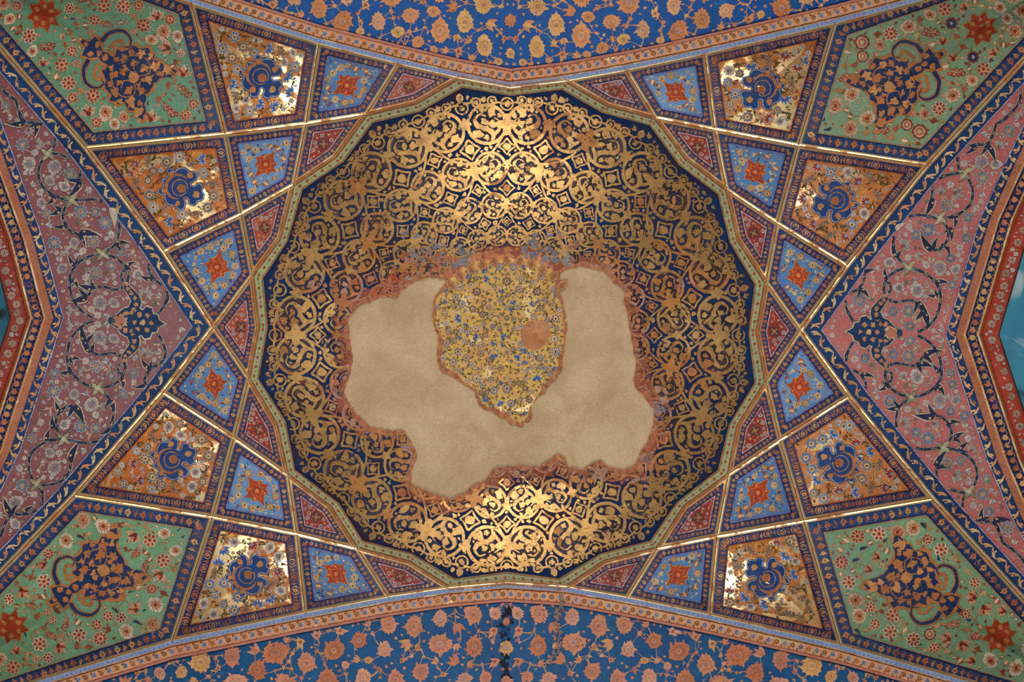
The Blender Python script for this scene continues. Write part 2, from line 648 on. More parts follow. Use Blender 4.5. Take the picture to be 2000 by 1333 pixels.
def curve2(a, b, bend, n=7):
    mx, my = (a[0] + b[0]) / 2, (a[1] + b[1]) / 2
    dx, dy = b[0] - a[0], b[1] - a[1]
    cx, cy = mx - dy * bend, my + dx * bend
    return [((1 - t) ** 2 * a[0] + 2 * t * (1 - t) * cx + t * t * b[0], (1 - t) ** 2 * a[1] + 2 * t * (1 - t) * cy + t * t * b[1])
            for t in [i / n for i in range(n + 1)]]

def vines(P, spots, wd, cols, reach, lay=0, leafcol=None):
    for i, a in enumerate(spots):
        near = sorted(((b[0] - a[0]) ** 2 + (b[1] - a[1]) ** 2, j) for j, b in enumerate(spots) if j != i)[:2]
        for d, j in near:
            if d < reach * reach:
                path = curve2(a, spots[j], R.uniform(-.35, .35))
                P.stroke(path, wd, pick(cols), lay)
                if leafcol and R.random() < 0.8:
                    q = path[R.randrange(2, 6)]
                    leaf(P, q[0], q[1], R.uniform(5, 9), 3.2, R.random() * 6.28, R.uniform(-.4, .4), pick(leafcol), lay + 1)

# ------------------------------------------------------------------ scene graph helpers
def thing(name, label, cat, group=None, kind=None, at=(0, 0, 0)):
    o = bpy.data.objects.new(name, None)
    COL.objects.link(o)
    o.empty_display_size = 0.1
    o.location = at
    o['label'] = label
    o['category'] = cat
    if group:
        o['group'] = group
    if kind:
        o['kind'] = kind
    return o

# ------------------------------------------------------------------ nodes of the rib net
NL = dict(C0=(-290, -248), T0=(373, 5), T1=(623, 84), T2=(778, 123), T3=(898, 151), A1=(440, 263), A2=(597, 243), A3=(471, 420),
          R1=(715, 224), R2=(573, 362), R3=(493, 538), R4=(486, 739), R5=(562, 928), R6=(697, 1071),
          M1=(814, 201), M2=(655, 307), M3=(547, 466), M4=(505, 640), M5=(540, 830), M6=(645, 990), M7=(799, 1098),
          E0=(169, 290), E1=(321, 493), P=(417, 639), E2=(319, 766), E3=(146, 967), C1=(-340, 1475),
          B3=(457, 855), B1=(415, 1009), B2=(579, 1042), S0=(336, 1253), S1=(596, 1199), S2=(759, 1168), S3=(880, 1150))
NR = dict(C0=(2265, -172), T0=(1631, 45), T1=(1376, 104), T2=(1222, 136), T3=(1103, 157), A1=(1559, 285), A2=(1396, 254), A3=(1518, 437),
          R1=(1280, 231), R2=(1419, 371), R3=(1496, 552), R4=(1496, 746), R5=(1423, 927), R6=(1284, 1071),
          M1=(1186, 206), M2=(1340, 311), M3=(1441, 469), M4=(1478, 650), M5=(1441, 831), M6=(1336, 990), M7=(1180, 1097),
          E0=(1810, 323), E1=(1653, 520), P=(1563, 645), E2=(1657, 774), E3=(1820, 974), C1=(2245, 1443),
          B3=(1523, 859), B1=(1570, 1017), B2=(1400, 1047), S0=(1642, 1262), S1=(1386, 1203), S2=(1224, 1169), S3=(1105, 1148))
RIM_OUT = [(997, 170)] + [NR[k] for k in 'T3 M1 R1 M2 R2 M3 R3 M4 R4 M5 R5 M6 R6 M7 S3'.split()] + [(990, 1139)] + \
          [NL[k] for k in 'S3 M7 R6 M6 R5 M5 R4 M4 R3 M3 R2 M2 R1 M1 T3'.split()]
RIM_IN = [(997, 187), (1097, 175), (1176, 220), (1269, 245), (1325, 321), (1402, 380), (1425, 473), (1474, 556), (1462, 651), (1474, 748),
          (1424, 830), (1402, 919), (1322, 982), (1270, 1057), (1174, 1082), (1091, 1131), (991, 1118), (888, 1131), (804, 1082), (708, 1057),
          (662, 984), (576, 918), (558, 824), (505, 740), (523, 639), (514, 544), (562, 471), (591, 370), (671, 316), (728, 240), (820, 218), (903, 171)]

ceiling = thing('ceiling', 'painted rib vault around the central dome with gilded ribs', 'ceiling', kind='structure', at=(0, 0, 8.3))

def rib(a, b, hw=6.3, H=Hs, parent=ceiling, mat=None, name='rib', peak=0.03, lift0=0.0):
    """gilded double moulding with a dark groove along its middle"""
    pts = resample([a, b], 14)
    n = len(pts)
    t = (pts[-1] - pts[0]) / np.linalg.norm(pts[-1] - pts[0])
    nr = np.array([-t[1], t[0]])
    offs = [-1.0, -0.92, -0.5, -0.1, -0.02, 0.02, 0.1, 0.5, 0.92, 1.0]
    lifts = [-0.012, 0.008, peak * 0.75, peak, peak * 0.55, peak * 0.55, peak, peak * 0.75, 0.008, -0.012]
    P, L, faces, mi = [], [], [], []
    k = len(offs)
    for i in range(n):
        for o, l in zip(offs, lifts):
            P.append(pts[i] + nr * o * hw)
            L.append(l + lift0)
    for i in range(n - 1):
        for j in range(k - 1):
            faces.append((i * k + j, i * k + j + 1, (i + 1) * k + j + 1, (i + 1) * k + j))
            mi.append(1 if j in (3, 4, 5) else 0)
    o = mesh_px(name, P, faces, H, np.array(L), [mat or M_GOLD, M_DARK], parent, False)
    o.data.polygons.foreach_set('material_index', mi)
    return o

NET = ('T0-A1 A1-A3 A3-R3 T1-A2 A2-R2 T2-R1 A2-R1 A1-A2 A3-R2 E0-A1 E1-A3 P-R3 P-R4 E2-B3 B3-R4 B3-R5 B1-B3 E3-B1 B1-B2 B2-R5 B2-R6 '
       'S1-B2 S2-R6 S0-B1 C0-E0 E0-E1 E1-P P-E2 E2-E3 E3-C1').split()
for ND in (NL, NR):
    for e in NET:
        a, b = e.split('-')
        rib(ND[a], ND[b], 7.0 if e in ('C0-E0', 'E0-E1', 'E1-P', 'P-E2', 'E2-E3', 'E3-C1') else 6.2)
def shifted(p, q, d):
    p, q = np.array(p, float), np.array(q, float)
    t = (q - p) / np.linalg.norm(q - p)
    nr = np.array([-t[1], t[0]])
    c = np.array([CX, CY])
    if np.dot(c - p, nr) < 0:
        nr = -nr
    return p + nr * d, q + nr * d
for xs, ys in ((TOPX, TOPY), (BOTX, BOTY)):
    for i in range(len(xs) - 1):
        a, b = shifted((xs[i], ys[i]), (xs[i + 1], ys[i + 1]), 3.0)
        rib(a, b, 4.2, name='arch_rib')
for i in range(32):
    a, b = shifted(RIM_OUT[i], RIM_OUT[(i + 1) % 32], -3.5)
    rib(a, b, 4.6, name='rim_rib', mat=M_GOLDOLD)

# ------------------------------------------------------------------ coffers between the ribs
ORANGE = [hx('b86c42'), hx('c27e52'), hx('aa5e3c'), hx('c9985e', 0.3)]
def edge_ornament(P, a, b, bw, style, cols):
    a, b = np.array(a, float), np.array(b, float)
    L = np.linalg.norm(b - a)
    t = (b - a) / L
    nr = np.array([-t[1], t[0]])
    cres = style == 'crescent'
    n = max(2, int(L / (bw * (0.72 if cres else 0.6))))
    ang = math.atan2(t[1], t[0])
    path = [a + t * L * u + nr * math.sin(u * n * math.pi) * bw * 0.3 for u in np.linspace(0, 1, n * 5 + 1)]
    P.stroke(path, max(0.7, bw * 0.04), vary(hx('9a6040')), 0)
    for i in range(n):
        c = a + t * L * (i + 0.5) / n + nr * R.uniform(-.05, .05) * bw
        col = vary(pick(cols))
        big = i % 2 == 0
        r = bw * (0.25 if big else 0.17)
        P.poly(scallop(c[0], c[1], r, 6, 0.2, ang + R.random(), 2), col, 1)
        P.disc(c[0], c[1], r * .36, hx('8a4a2e'), 2, 5)
        for sg in (1, -1):
            leaf(P, c[0] + sg * nr[0] * r * .8, c[1] + sg * nr[1] * r * .8, bw * 0.2, bw * 0.1, ang + sg * (1.57 - .6), 0.3, col, 1)
        if cres and big:
            for sg in (1, -1):
                arc = [c + sg * t * bw * 0.42 * math.cos(q) + nr * bw * 0.4 * math.sin(q) for q in np.linspace(-1.25, 1.25, 7)]
                P.stroke(arc, lambda u: bw * 0.03 + bw * 0.09 * math.sin(math.pi * u), col, 1)

def fill(P, poly, occ, plan, margin, sym=None, clip=None, tries=260):
    """plan: list of (radius, how many, painter); sym: mirror function"""
    xs, ys = [p[0] for p in poly], [p[1] for p in poly]
    x0, x1, y0, y1 = max(min(xs), -140), min(max(xs), 2140), max(min(ys), -150), min(max(ys), 1480)
    spots = []
    for r, n, fn in plan:
        got = 0
        m_ = tries * max(1, n // 8)
        rs = np.random.RandomState(R.randrange(1 << 30))
        cand = np.stack([rs.uniform(x0, x1, m_), rs.uniform(y0, y1, m_)], -1)
        cand = cand[poly_dist(cand, poly) > margin + r * 0.75]
        mir = [None] * len(cand)
        if sym:
            mir = [sym(x, y) for x, y in cand]
            okm = poly_dist(np.array(mir).reshape(-1, 2), poly) > margin + r * 0.6
        for ci in range(len(cand)):
            if got >= n:
                break
            x, y = float(cand[ci, 0]), float(cand[ci, 1])
            if clip and not clip(x, y):
                continue
            if not occ.free(x, y, r):
                continue
            both = [(x, y)]
            if sym:
                m = (float(mir[ci][0]), float(mir[ci][1]))
                if (m[0] - x) ** 2 + (m[1] - y) ** 2 < (2 * r) ** 2 * 1.1:
                    continue
                if okm[ci] and occ.free(m[0], m[1], r * 0.9):
                    both.append(m)
            st = R.getstate()
            for q in both:
                R.setstate(st)
                fn(P, q[0], q[1], r * 1.02)
                occ.mark(q[0], q[1], r)
                if r > 5:
                    spots.append(q)
                got += 1
    return spots

WHITE, CREAM = hx('ddd3c4'), hx('e2c9a2')
G_OUT = [hx('cfae8c'), hx('c29a7c'), hx('d4c0a6')]
def mk_green(P, x, y, r):
    q = R.random()
    if q < .34:
        rosette(P, x, y, r, (pick(G_OUT), hx('94402c'), hx('d99a72'), hx('8a2f20')), n=pick([7, 8, 9]))
    elif q < .44:
        ring_flower(P, x, y, r, (hx('8e3222'), pick([hx('c8ad94'), hx('1d3560')]), pick([hx('1f3a66'), hx('b0653f')]), hx('cfb294')))
    elif q < .72:
        palmette(P, x, y, r * .95, (pick(G_OUT), hx('a34a2c'), hx('d18a58'), hx('7c2c1e')), rot=R.random() * 6.28)
    elif q < .88:
        lotus(P, x, y, r, (pick(G_OUT), hx('8e3222'), hx('c98560'), hx('6e241a')))
    else:
        cluster(P, x, y, r, (hx('96392a'), hx('d6a080')))
def mk_green_s(P, x, y, r):
    q = R.random()
    if q < .5:
        sprig(P, x, y, r, pick([hx('8a3424'), hx('b77a4a'), hx('a85436'), hx('c79a70')]))
    elif q < .7:
        bud(P, x, y, r * .8, pick([hx('a3492e'), hx('c48a60')]), hx('e2c4a4'))
    elif q < .84:
        rosette(P, x, y, r, (pick(G_OUT), hx('a85838'), hx('e0b48a'), hx('8a2f20')), n=6)
    else:
        leaf(P, x - r, y, 2 * r, r * .7, R.random() * 6.28, .4, pick([hx('8a2f20'), hx('23355a'), hx('c79066')]), 1)
def mk_blue(P, x, y, r):
    q = R.random()
    if q < .6:
        rosette(P, x, y, r, (pick([hx('d8b487'), hx('c9925a'), hx('dcc4a4')]), hx('b5804c'), hx('e2c690'), hx('4a2c1c')), n=pick([6, 7, 8]))
    elif q < .8:
        bud(P, x, y, r * .8, hx('b5602f'), hx('dfbb85'))
    else:
        sprig(P, x, y, r * .85, pick([hx('a5472a'), hx('d8b77c')]))
def mk_blue_s(P, x, y, r):
    q = R.random()
    if q < .4:
        P.disc(x, y, r * .7, pick([hx('dcc9a8'), hx('cf9a5e')]), 1, 6)
        P.disc(x, y, r * .3, hx('5a3a26'), 2, 5)
    elif q < .75:
        leaf(P, x - r, y, 2.2 * r, r * .7, R.random() * 6.28, .4, pick([hx('7c2c22'), hx('d9c08a'), hx('2f3a50')]), 1)
    else:
        bud(P, x, y, r * .7, hx('c98f55'), hx('e6d2a8'))
def mk_orange(P, x, y, r):
    q = R.random()
    if q < .42:
        rosette(P, x, y, r, (pick([hx('bdb6ac'), hx('b0b4b8'), hx('a89880')]), pick([hx('5b78a8'), hx('7a6258'), hx('8b97a8')]), hx('ddbf8a'), hx('8e4a2a')), n=pick([8, 9, 10]))
    elif q < .6:
        lotus(P, x, y, r, (hx('c8ccd2'), hx('2a5aa4'), hx('3a70bc'), hx('c98a4c')))
    elif q < .72:
        lotus(P, x, y, r, (hx('d8c8b4'), hx('8e2a1e'), hx('a33a26'), hx('7f9ac4')))
    elif q < .88:
        cluster(P, x, y, r, (hx('a08a78'), hx('6b4a3c')))
    else:
        palmette(P, x, y, r * .9, (hx('cfc6b8'), hx('6b6a78'), hx('c08a62'), hx('4d5f8c')), rot=R.random() * 6.28)
def mk_orange_s(P, x, y, r):
    q = R.random()
    if q < .45:
        leaf(P, x - r, y, 2.3 * r, r * .7, R.random() * 6.28, .4, pick([hx('3e4426'), hx('57542c'), hx('6a3a22')]), 1)
    elif q < .75:
        rosette(P, x, y, r, (hx('cfcac2'), hx('8797b0'), hx('e0c48e'), hx('7a4a30')), n=6)
    else:
        bud(P, x, y, r * .8, hx('4a4c30'), pick([hx('b5563a'), hx('cfc3b0')]))
def mk_red(P, x, y, r):
    q = R.random()
    if q < .6:
        rosette(P, x, y, r, (pick([hx('c9b5a4'), hx('a9acb4'), hx('d0a884')]), hx('8e98a8'), hx('c0714c'), hx('6e2a1c')), n=6)
    else:
        sprig(P, x, y, r * .8, pick([hx('c98a5e'), hx('b9a394')]))
def mk_red_s(P, x, y, r):
    leaf(P, x - r, y, 2.2 * r, r * .75, R.random() * 6.28, .5, pick([hx('cc8c60'), hx('b5a79c'), hx('7a1c14'), hx('d6a878')]), 1)

def local(c, ax, sc_):
    ax = np.array(ax, float) / np.linalg.norm(ax)
    nr = np.array([-ax[1], ax[0]])
    return lambda u, v: tuple(np.array(c) + ax * u * sc_ + nr * v * sc_)

def sympoly(half):
    return half + [(u, -v) for u, v in half[::-1] if abs(v) > 1e-6]

def med_star(P, T, deco=True):
    half = [(-1.05, 0), (-.8, .1), (-.6, .3), (-.72, .42), (-.6, .56), (-.42, .52), (-.25, .72), (-.16, 1.0), (-.1, 1.3), (.08, 1.0), (.22, .74), (.42, .56), (.6, .58), (.7, .42), (.6, .3), (.8, .12), (1.05, 0)]
    def tr(f): return [T(u * f, v * f) for u, v in sympoly(half)]
    P.poly(tr(1.08), hx('d9954a'), 0)
    P.poly(tr(1.0), hx('b0401c'), 1)
    if deco:
        P.poly(tr(.62), hx('cf6a30'), 2)
        P.poly(tr(.5), hx('a83818'), 3)
        P.disc(*T(0, 0), 4.2, hx('d88a48'), 4, 8)
        for a in (.78, 2.36, 3.93, 5.5):
            P.disc(*T(.62 * math.cos(a), .62 * math.sin(a)), 2.6, hx('d98248'), 4, 6, jag=.3)

def med_orange(P, T):
    half = [(-1.15, 0), (-.98, .14), (-.95, .42), (-1.12, .62), (-.9, .72), (-.7, .6), (-.6, .85), (-.3, 1.05), (.05, .95), (.3, 1.08), (.5, .9), (.42, .62), (.28, .45), (.42, .3),
            (.62, .38), (.75, .58), (1.0, .5), (1.02, .28), (1.2, .15), (1.25, 0)]
    def tr(f, du=0): return [T(u * f + du, v * f) for u, v in sympoly(half)]
    ol = catmull(tr(1.0), 3, True)
    ol.append(ol[0])
    P.stroke(ol, 6.0, hx('1a2c5c'), 0)
    P.stroke(ol, 3.6, hx('9fa6bc'), 1)
    P.poly([tuple(p) for p in ol[:-1]], hx('16407e'), 2)
    cr = [T(-.25 + .62 * math.cos(a), .66 * math.sin(a)) for a in np.linspace(1.0, 5.28, 16)]
    P.stroke(cr, lambda u: 1.2 + 5.5 * math.sin(math.pi * u), hx('b8703c'), 3)
    P.stroke([T(-.12 + .42 * math.cos(a), .44 * math.sin(a)) for a in np.linspace(.2, 6.1, 20)], 1.6, hx('c48448'), 3)
    c = T(-.02, 0)
    P.disc(*c, 8.6, hx('c08048'), 4, 12, jag=.08)
    P.disc(*c, 7, hx('b06434'), 5, 12)
    P.disc(*T(.84, 0), 6.5, hx('c98a50'), 4, 9, jag=.2)
    for v in (.82, -.82):
        P.disc(*T(.12, v), 6, hx('c47c44'), 4, 8, jag=.3)
        P.disc(*T(-.85, v * .62), 5, hx('c47c44'), 4, 8, jag=.3)

def med_green(P, T, goldish):
    o1, o2 = hx('b9713c'), hx('c98a50', 0.25)
    nav = hx('12305e')
    half = [(-.95, 0), (-.86, .2), (-.98, .4), (-.72, .52), (-.62, .78), (-.34, .84), (-.2, 1.0), (.06, .95), (.2, .8), (.42, .92), (.66, .8), (.78, .98), (.98, .92), (.92, .66), (.74, .5), (.6, .22), (.66, 0)]
    op = resample([T(u * 1.13, v * 1.1) for u, v in sympoly(half)] + [T(half[0][0] * 1.13, 0)], 6)[:-1]
    P.poly([(p[0] + R.uniform(-3, 3), p[1] + R.uniform(-3, 3)) for p in op], o1, 0)
    hp = resample([T(u, v) for u, v in sympoly(half)] + [T(*half[0])], 5)[:-1]
    P.poly([(p[0] + R.uniform(-2.4, 2.4), p[1] + R.uniform(-2.4, 2.4)) for p in hp], nav, 1)
    for sg in (1, -1):
        sp = [T(*q) for q in catmull([(-.75, .1 * sg), (-.45, .55 * sg), (0, .7 * sg), (.3, .45 * sg), (.1, .15 * sg), (-.2, .25 * sg), (-.15, .5 * sg)], 6)]
        P.stroke(sp, 2.2, o1, 2)
        for u, v, s in ((-.6, .3, 8), (-.25, .72, 8), (.08, .45, 9), (.35, .68, 9), (.74, .8, 10), (.42, .2, 9), (-.3, .38, 6), (-.78, .16, 6), (.05, .85, 6), (.6, .56, 6), (-.5, .6, 6), (.25, .1, 5), (-.4, .08, 6)):
            c = T(u, v * sg)
            P.disc(c[0], c[1], s * .98, vary(pick([o1, o2])), 3, 13, jag=.5)
            if R.random() < .5:
                leaf(P, c[0], c[1], s * 1.8, s * .6, R.random() * 6.28, .3, vary(o1), 3)
    P.disc(*T(-.05, 0), 11, o2, 3, 10, jag=.3)
    # tail towards the corner of the room
    P.poly([T(-.85 + -u * 1.0, v) for u, v in ((0, .22), (.25, .3), (.4, .16), (.62, .4), (.95, .46), (1.0, .14), (1.3, .1), (1.3, -.1), (1.0, -.14), (.95, -.46), (.62, -.4), (.4, -.16), (.25, -.3), (0, -.22))], o1, 0)
    P.poly([T(-.9 - u * .95, v) for u, v in ((0, .14), (.28, .16), (.42, .1), (.64, .3), (.9, .36), (.95, .1), (1.2, .06), (1.2, -.06), (.95, -.1), (.9, -.36), (.64, -.3), (.42, -.1), (.28, -.16), (0, -.14))], nav, 1)
    for u, v, s in ((-1.1, 0, 7), (-1.55, .18, 6), (-1.55, -.18, 6), (-1.85, 0, 5), (-1.35, 0, 6)):
        P.disc(*T(u, v), s, vary(o1), 3, 8, jag=.35)
    for sg in (1, -1):
        hook = [T(*q) for q in catmull([(-1.5, .35 * sg), (-1.45, .7 * sg), (-1.15, 1.0 * sg), (-.8, .95 * sg), (-.68, .72 * sg), (-.85, .6 * sg)], 6)]
        P.stroke(hook, lambda t: 9 * (1 - t) + 5, o1, 0)
        P.stroke(hook, lambda t: 7 * (1 - t) + 1.5, nav, 1)
        sc2 = [T(*q) for q in catmull([(-1.2, .3 * sg), (-1.1, .62 * sg), (-.95, .72 * sg), (-.85, .6 * sg)], 5)]
        P.stroke(sc2, 7, o1, 0)

def coffer(name, label, cat, group, q, kind, col, bands, depth, med):
    """q: inner, side, outer, side. bands: rib half width, border width"""
    T_ = thing(name, label, cat, group)
    c0 = sum(np.array(p, float) for p in q) / 4
    H = kite_H(q, depth)
    q1 = inset(q, 5.6)
    bw = bands
    q2 = inset(q, 5.6 + bw)
    nav = M_NAVY2 if kind == 'green' else M_NAVY
    # border
    P_, F_ = [], []
    for i in range(4):
        a, b = q1[i], q1[(i + 1) % 4]
        c, d = q2[i], q2[(i + 1) % 4]
        n = max(4, int(np.linalg.norm(b - a) / 10))
        k0 = len(P_)
        for j in range(n + 1):
            t = j / n
            P_ += [a + (b - a) * t, c + (d - c) * t]
        for j in range(n):
            F_.append((k0 + 2 * j, k0 + 2 * j + 2, k0 + 2 * j + 3, k0 + 2 * j + 1))
    bord = mesh_px('border', P_, F_, H, 0.004, nav, T_)
    # field in two folded halves
    P_, F_ = [], []
    for s in (1, 3):
        p, f = tri_grid(q2[0], q2[2], q2[s], 16)
        k0 = len(P_)
        P_ += p
        F_ += [tuple(v + k0 for v in t) for t in f]
    field = mesh_px('field', P_, F_, H, 0.004, col, T_, False)
    crease = (q[0], q[2])
    # border ornament and lining
    B = Paint()
    line = {'green': hx('a77a5a'), 'orange': hx('a8562c'), 'blue': hx('6d74b0'), 'red': hx('c0a0a4')}[kind]
    for i in range(4):
        a, b = q2[i], q2[(i + 1) % 4]
        B.stroke(resample([a, b], 12), 2.0 if kind != 'blue' else 3.0, line, 1)
        a1, b1 = inset(q, 5.6 + bw - 2.2)[i], inset(q, 5.6 + bw - 2.2)[(i + 1) % 4]
        B.stroke(resample([a1, b1], 12), 1.4, hx('221c3c'), 1)
        m = inset(q, 5.6 + bw * .48)
        a, b = m[i], m[(i + 1) % 4]
        if min(a[0], b[0]) < -260 or max(a[0], b[0]) > 2260:
            pass
        edge_ornament(B, a, b, bw, 'crescent' if kind == 'orange' else 'vine', ORANGE)
    clipf = lambda x, y: -180 < x < 2180 and -180 < y < 1510
    B.build('border_ornament', H, bord, M_BORDER, base=0.007, crease=crease, clip=clipf)
    # medallion
    ax = np.array(q[0], float) - np.array(q[2], float)
    occ = Occ()
    Mp = Paint()
    if kind == 'blue':
        mc = q2[0] * .52 + q2[2] * .48
        mc = (q2[0] + q2[1] + q2[2] + q2[3]) / 4
        sz = 0.19 * math.sqrt(np.linalg.norm(q2[0] - q2[2]) * np.linalg.norm(q2[1] - q2[3]))
        med_star(Mp, local(mc, ax, sz))
        occ.mark(mc[0], mc[1], sz * 1.02)
    elif kind == 'orange':
        mc = (q2[0] + q2[1] + q2[2] * .9 + q2[3]) / 3.9
        sz = 36.0
        med_orange(Mp, local(mc, ax, sz))
        occ.mark(mc[0], mc[1], sz * 1.02)
        occ.mark(*local(mc, ax, sz)(.9, 0), 16)
    elif kind == 'green':
        mc = np.array(med)
        sz = 62.0
        T = local(mc, ax, sz)
        med_green(Mp, T, True)
        for u, v, r in ((-.2, 0, 52), (.3, .45, 32), (.3, -.45, 32), (-1.3, 0, 34), (-1.1, .7, 24), (-1.1, -.7, 24), (-.4, .6, 25), (-.4, -.6, 25)):
            occ.mark(*T(u, v), r)
        Mp.build('medallion', H, T_, M_PAINT, base=0.0075, crease=crease, kind=None)
        T2 = local(mc - ax / np.linalg.norm(ax) * 215, ax, 34)
        half = [(-1, 0), (-.6, .22), (-.7, .7), (-.3, .6), (0, .95), (.3, .6), (.75, .7), (.6, .22), (1, 0)]
        Mp.poly([T2(u * 1.08, v * 1.08) for u, v in sympoly(half)], hx('c88448', .3), 0)
        Mp.poly([T2(u, v) for u, v in sympoly(half)], hx('a3381a'), 1)
        for a in range(6):
            Mp.disc(*T2(.5 * math.cos(a * 1.05), .5 * math.sin(a * 1.05)), 5, hx('c98a4c', .4), 2, 7, jag=.4)
        occ.mark(*T2(0, 0), 34)
        Mp.build('corner_star', H, T_, M_PAINT, base=0.0075, crease=crease, kind=None)
    else:
        mc = (q2[0] + q2[1] + q2[2] + q2[3]) / 4
        sz = 0.15 * math.sqrt(np.linalg.norm(q2[0] - q2[2]) * np.linalg.norm(q2[1] - q2[3]))
        T = local(mc, ax, sz)
        for a in range(4):
            an = a * math.pi / 2 + .785
            Mp.disc(*T(.62 * math.cos(an), .62 * math.sin(an)), sz * .52, hx('4a3838'), 0, 8, jag=.15)
            Mp.disc(*T(.62 * math.cos(an), .62 * math.sin(an)), sz * .26, hx('a8603c'), 1, 6)
        Mp.disc(*T(0, 0), sz * .4, hx('b07a4c'), 2, 7)
        occ.mark(mc[0], mc[1], sz * 1.15)
    Mp.build('medallion', H, T_, M_PAINT, base=0.0075, crease=crease, kind=None)
    # blossoms
    a, b = np.array(q[0], float), np.array(q[2], float)
    def sym(x, y):
        u1, v1, w1 = bary((x, y), a, b, np.array(q[1], float))
        if w1 >= 0:
            return tuple(a * u1 + b * v1 + np.array(q[3], float) * w1)
        u2, v2, w2 = bary((x, y), a, b, np.array(q[3], float))
        return tuple(a * u2 + b * v2 + np.array(q[1], float) * w2)
    fp = [tuple(p) for p in q2]
    Fl = Paint()
    if kind == 'green':
        plan = [(15.5, 22, mk_green), (12, 30, mk_green), (9, 60, mk_green_s), (6.5, 80, mk_green_s), (4.5, 110, mk_green_s)]
        vc, vw, reach, lc = [hx('b5804a'), hx('c79a66'), hx('a8663c')], 1.3, 62, [hx('9a3b28'), hx('c08a5a')]
    elif kind == 'orange':
        plan = [(12, 20, mk_orange), (9.5, 22, mk_orange), (6, 40, mk_orange_s), (4, 60, mk_orange_s)]
        vc, vw, reach, lc = [hx('4a4726'), hx('6a4a24'), hx('5a5a30')], 1.0, 42, [hx('3e4426'), hx('5a4a28')]
    elif kind == 'blue':
        plan = [(8, 14, mk_blue), (6.2, 16, mk_blue), (4, 30, mk_blue_s), (2.8, 40, mk_blue_s)]
        vc, vw, reach, lc = [hx('d2b98a'), hx('c79a66'), hx('8a6a50')], 0.8, 34, [hx('6a2c24'), hx('d0b080')]
    else:
        plan = [(4.6, 30, mk_red), (3.4, 50, mk_red), (2.4, 90, mk_red_s)]
        vc, vw, reach, lc = [hx('c98a60'), hx('b9938a')], 0.9, 26, None
    spots = fill(Fl, fp, occ, plan, 2.0, None if kind == 'red' else sym)
    vines(Fl, spots, vw, vc, reach, 0, lc)
    Fl.build('painted_flowers', H, field, M_PAINT, base=0.0062, crease=crease, clip=clipf)
    return T_

GOLDC = (0.95, 0.72, 0.34)
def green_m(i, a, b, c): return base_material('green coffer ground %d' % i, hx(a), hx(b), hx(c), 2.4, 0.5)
GM = {'TL': ('5e8a6c', '527c60', '6a8f70'), 'BL': ('6c9672', '5c8662', '7ca082'), 'TR': ('728e6e', '688464', '7e9472'), 'BR': ('6e9470', '638464', '7e9876')}  # differing light from corner to corner is put into these greens
M_OR = [base_material('orange gilded coffer ground %d' % i, hx(a), hx(b), hx('d8a24e'), 3.4, 0.45, GOLDC, lo, lo + .07, 0.34)
        for i, (a, b, lo) in enumerate((('b06a2c', 'a86028', .48), ('b4662a', 'aa5a24', .53), ('b67340', 'ae6836', .55)))]
M_BL = [base_material('blue coffer ground %d' % i, hx(a), hx(b), hx(c), 3.0, 0.5) for i, (a, b, c) in enumerate((('4a7cab', '3f6c9e', '648cb4'), ('5c8cba', '4f7eae', '8490b6')))]
M_RD = [base_material('red coffer ground %d' % i, hx(a), hx(b), hx(c), 5, 0.5) for i, (a, b, c) in enumerate((('8e2c1c', '7e281c', 'a04428'), ('a0462e', '923a26', 'b0603c')))]

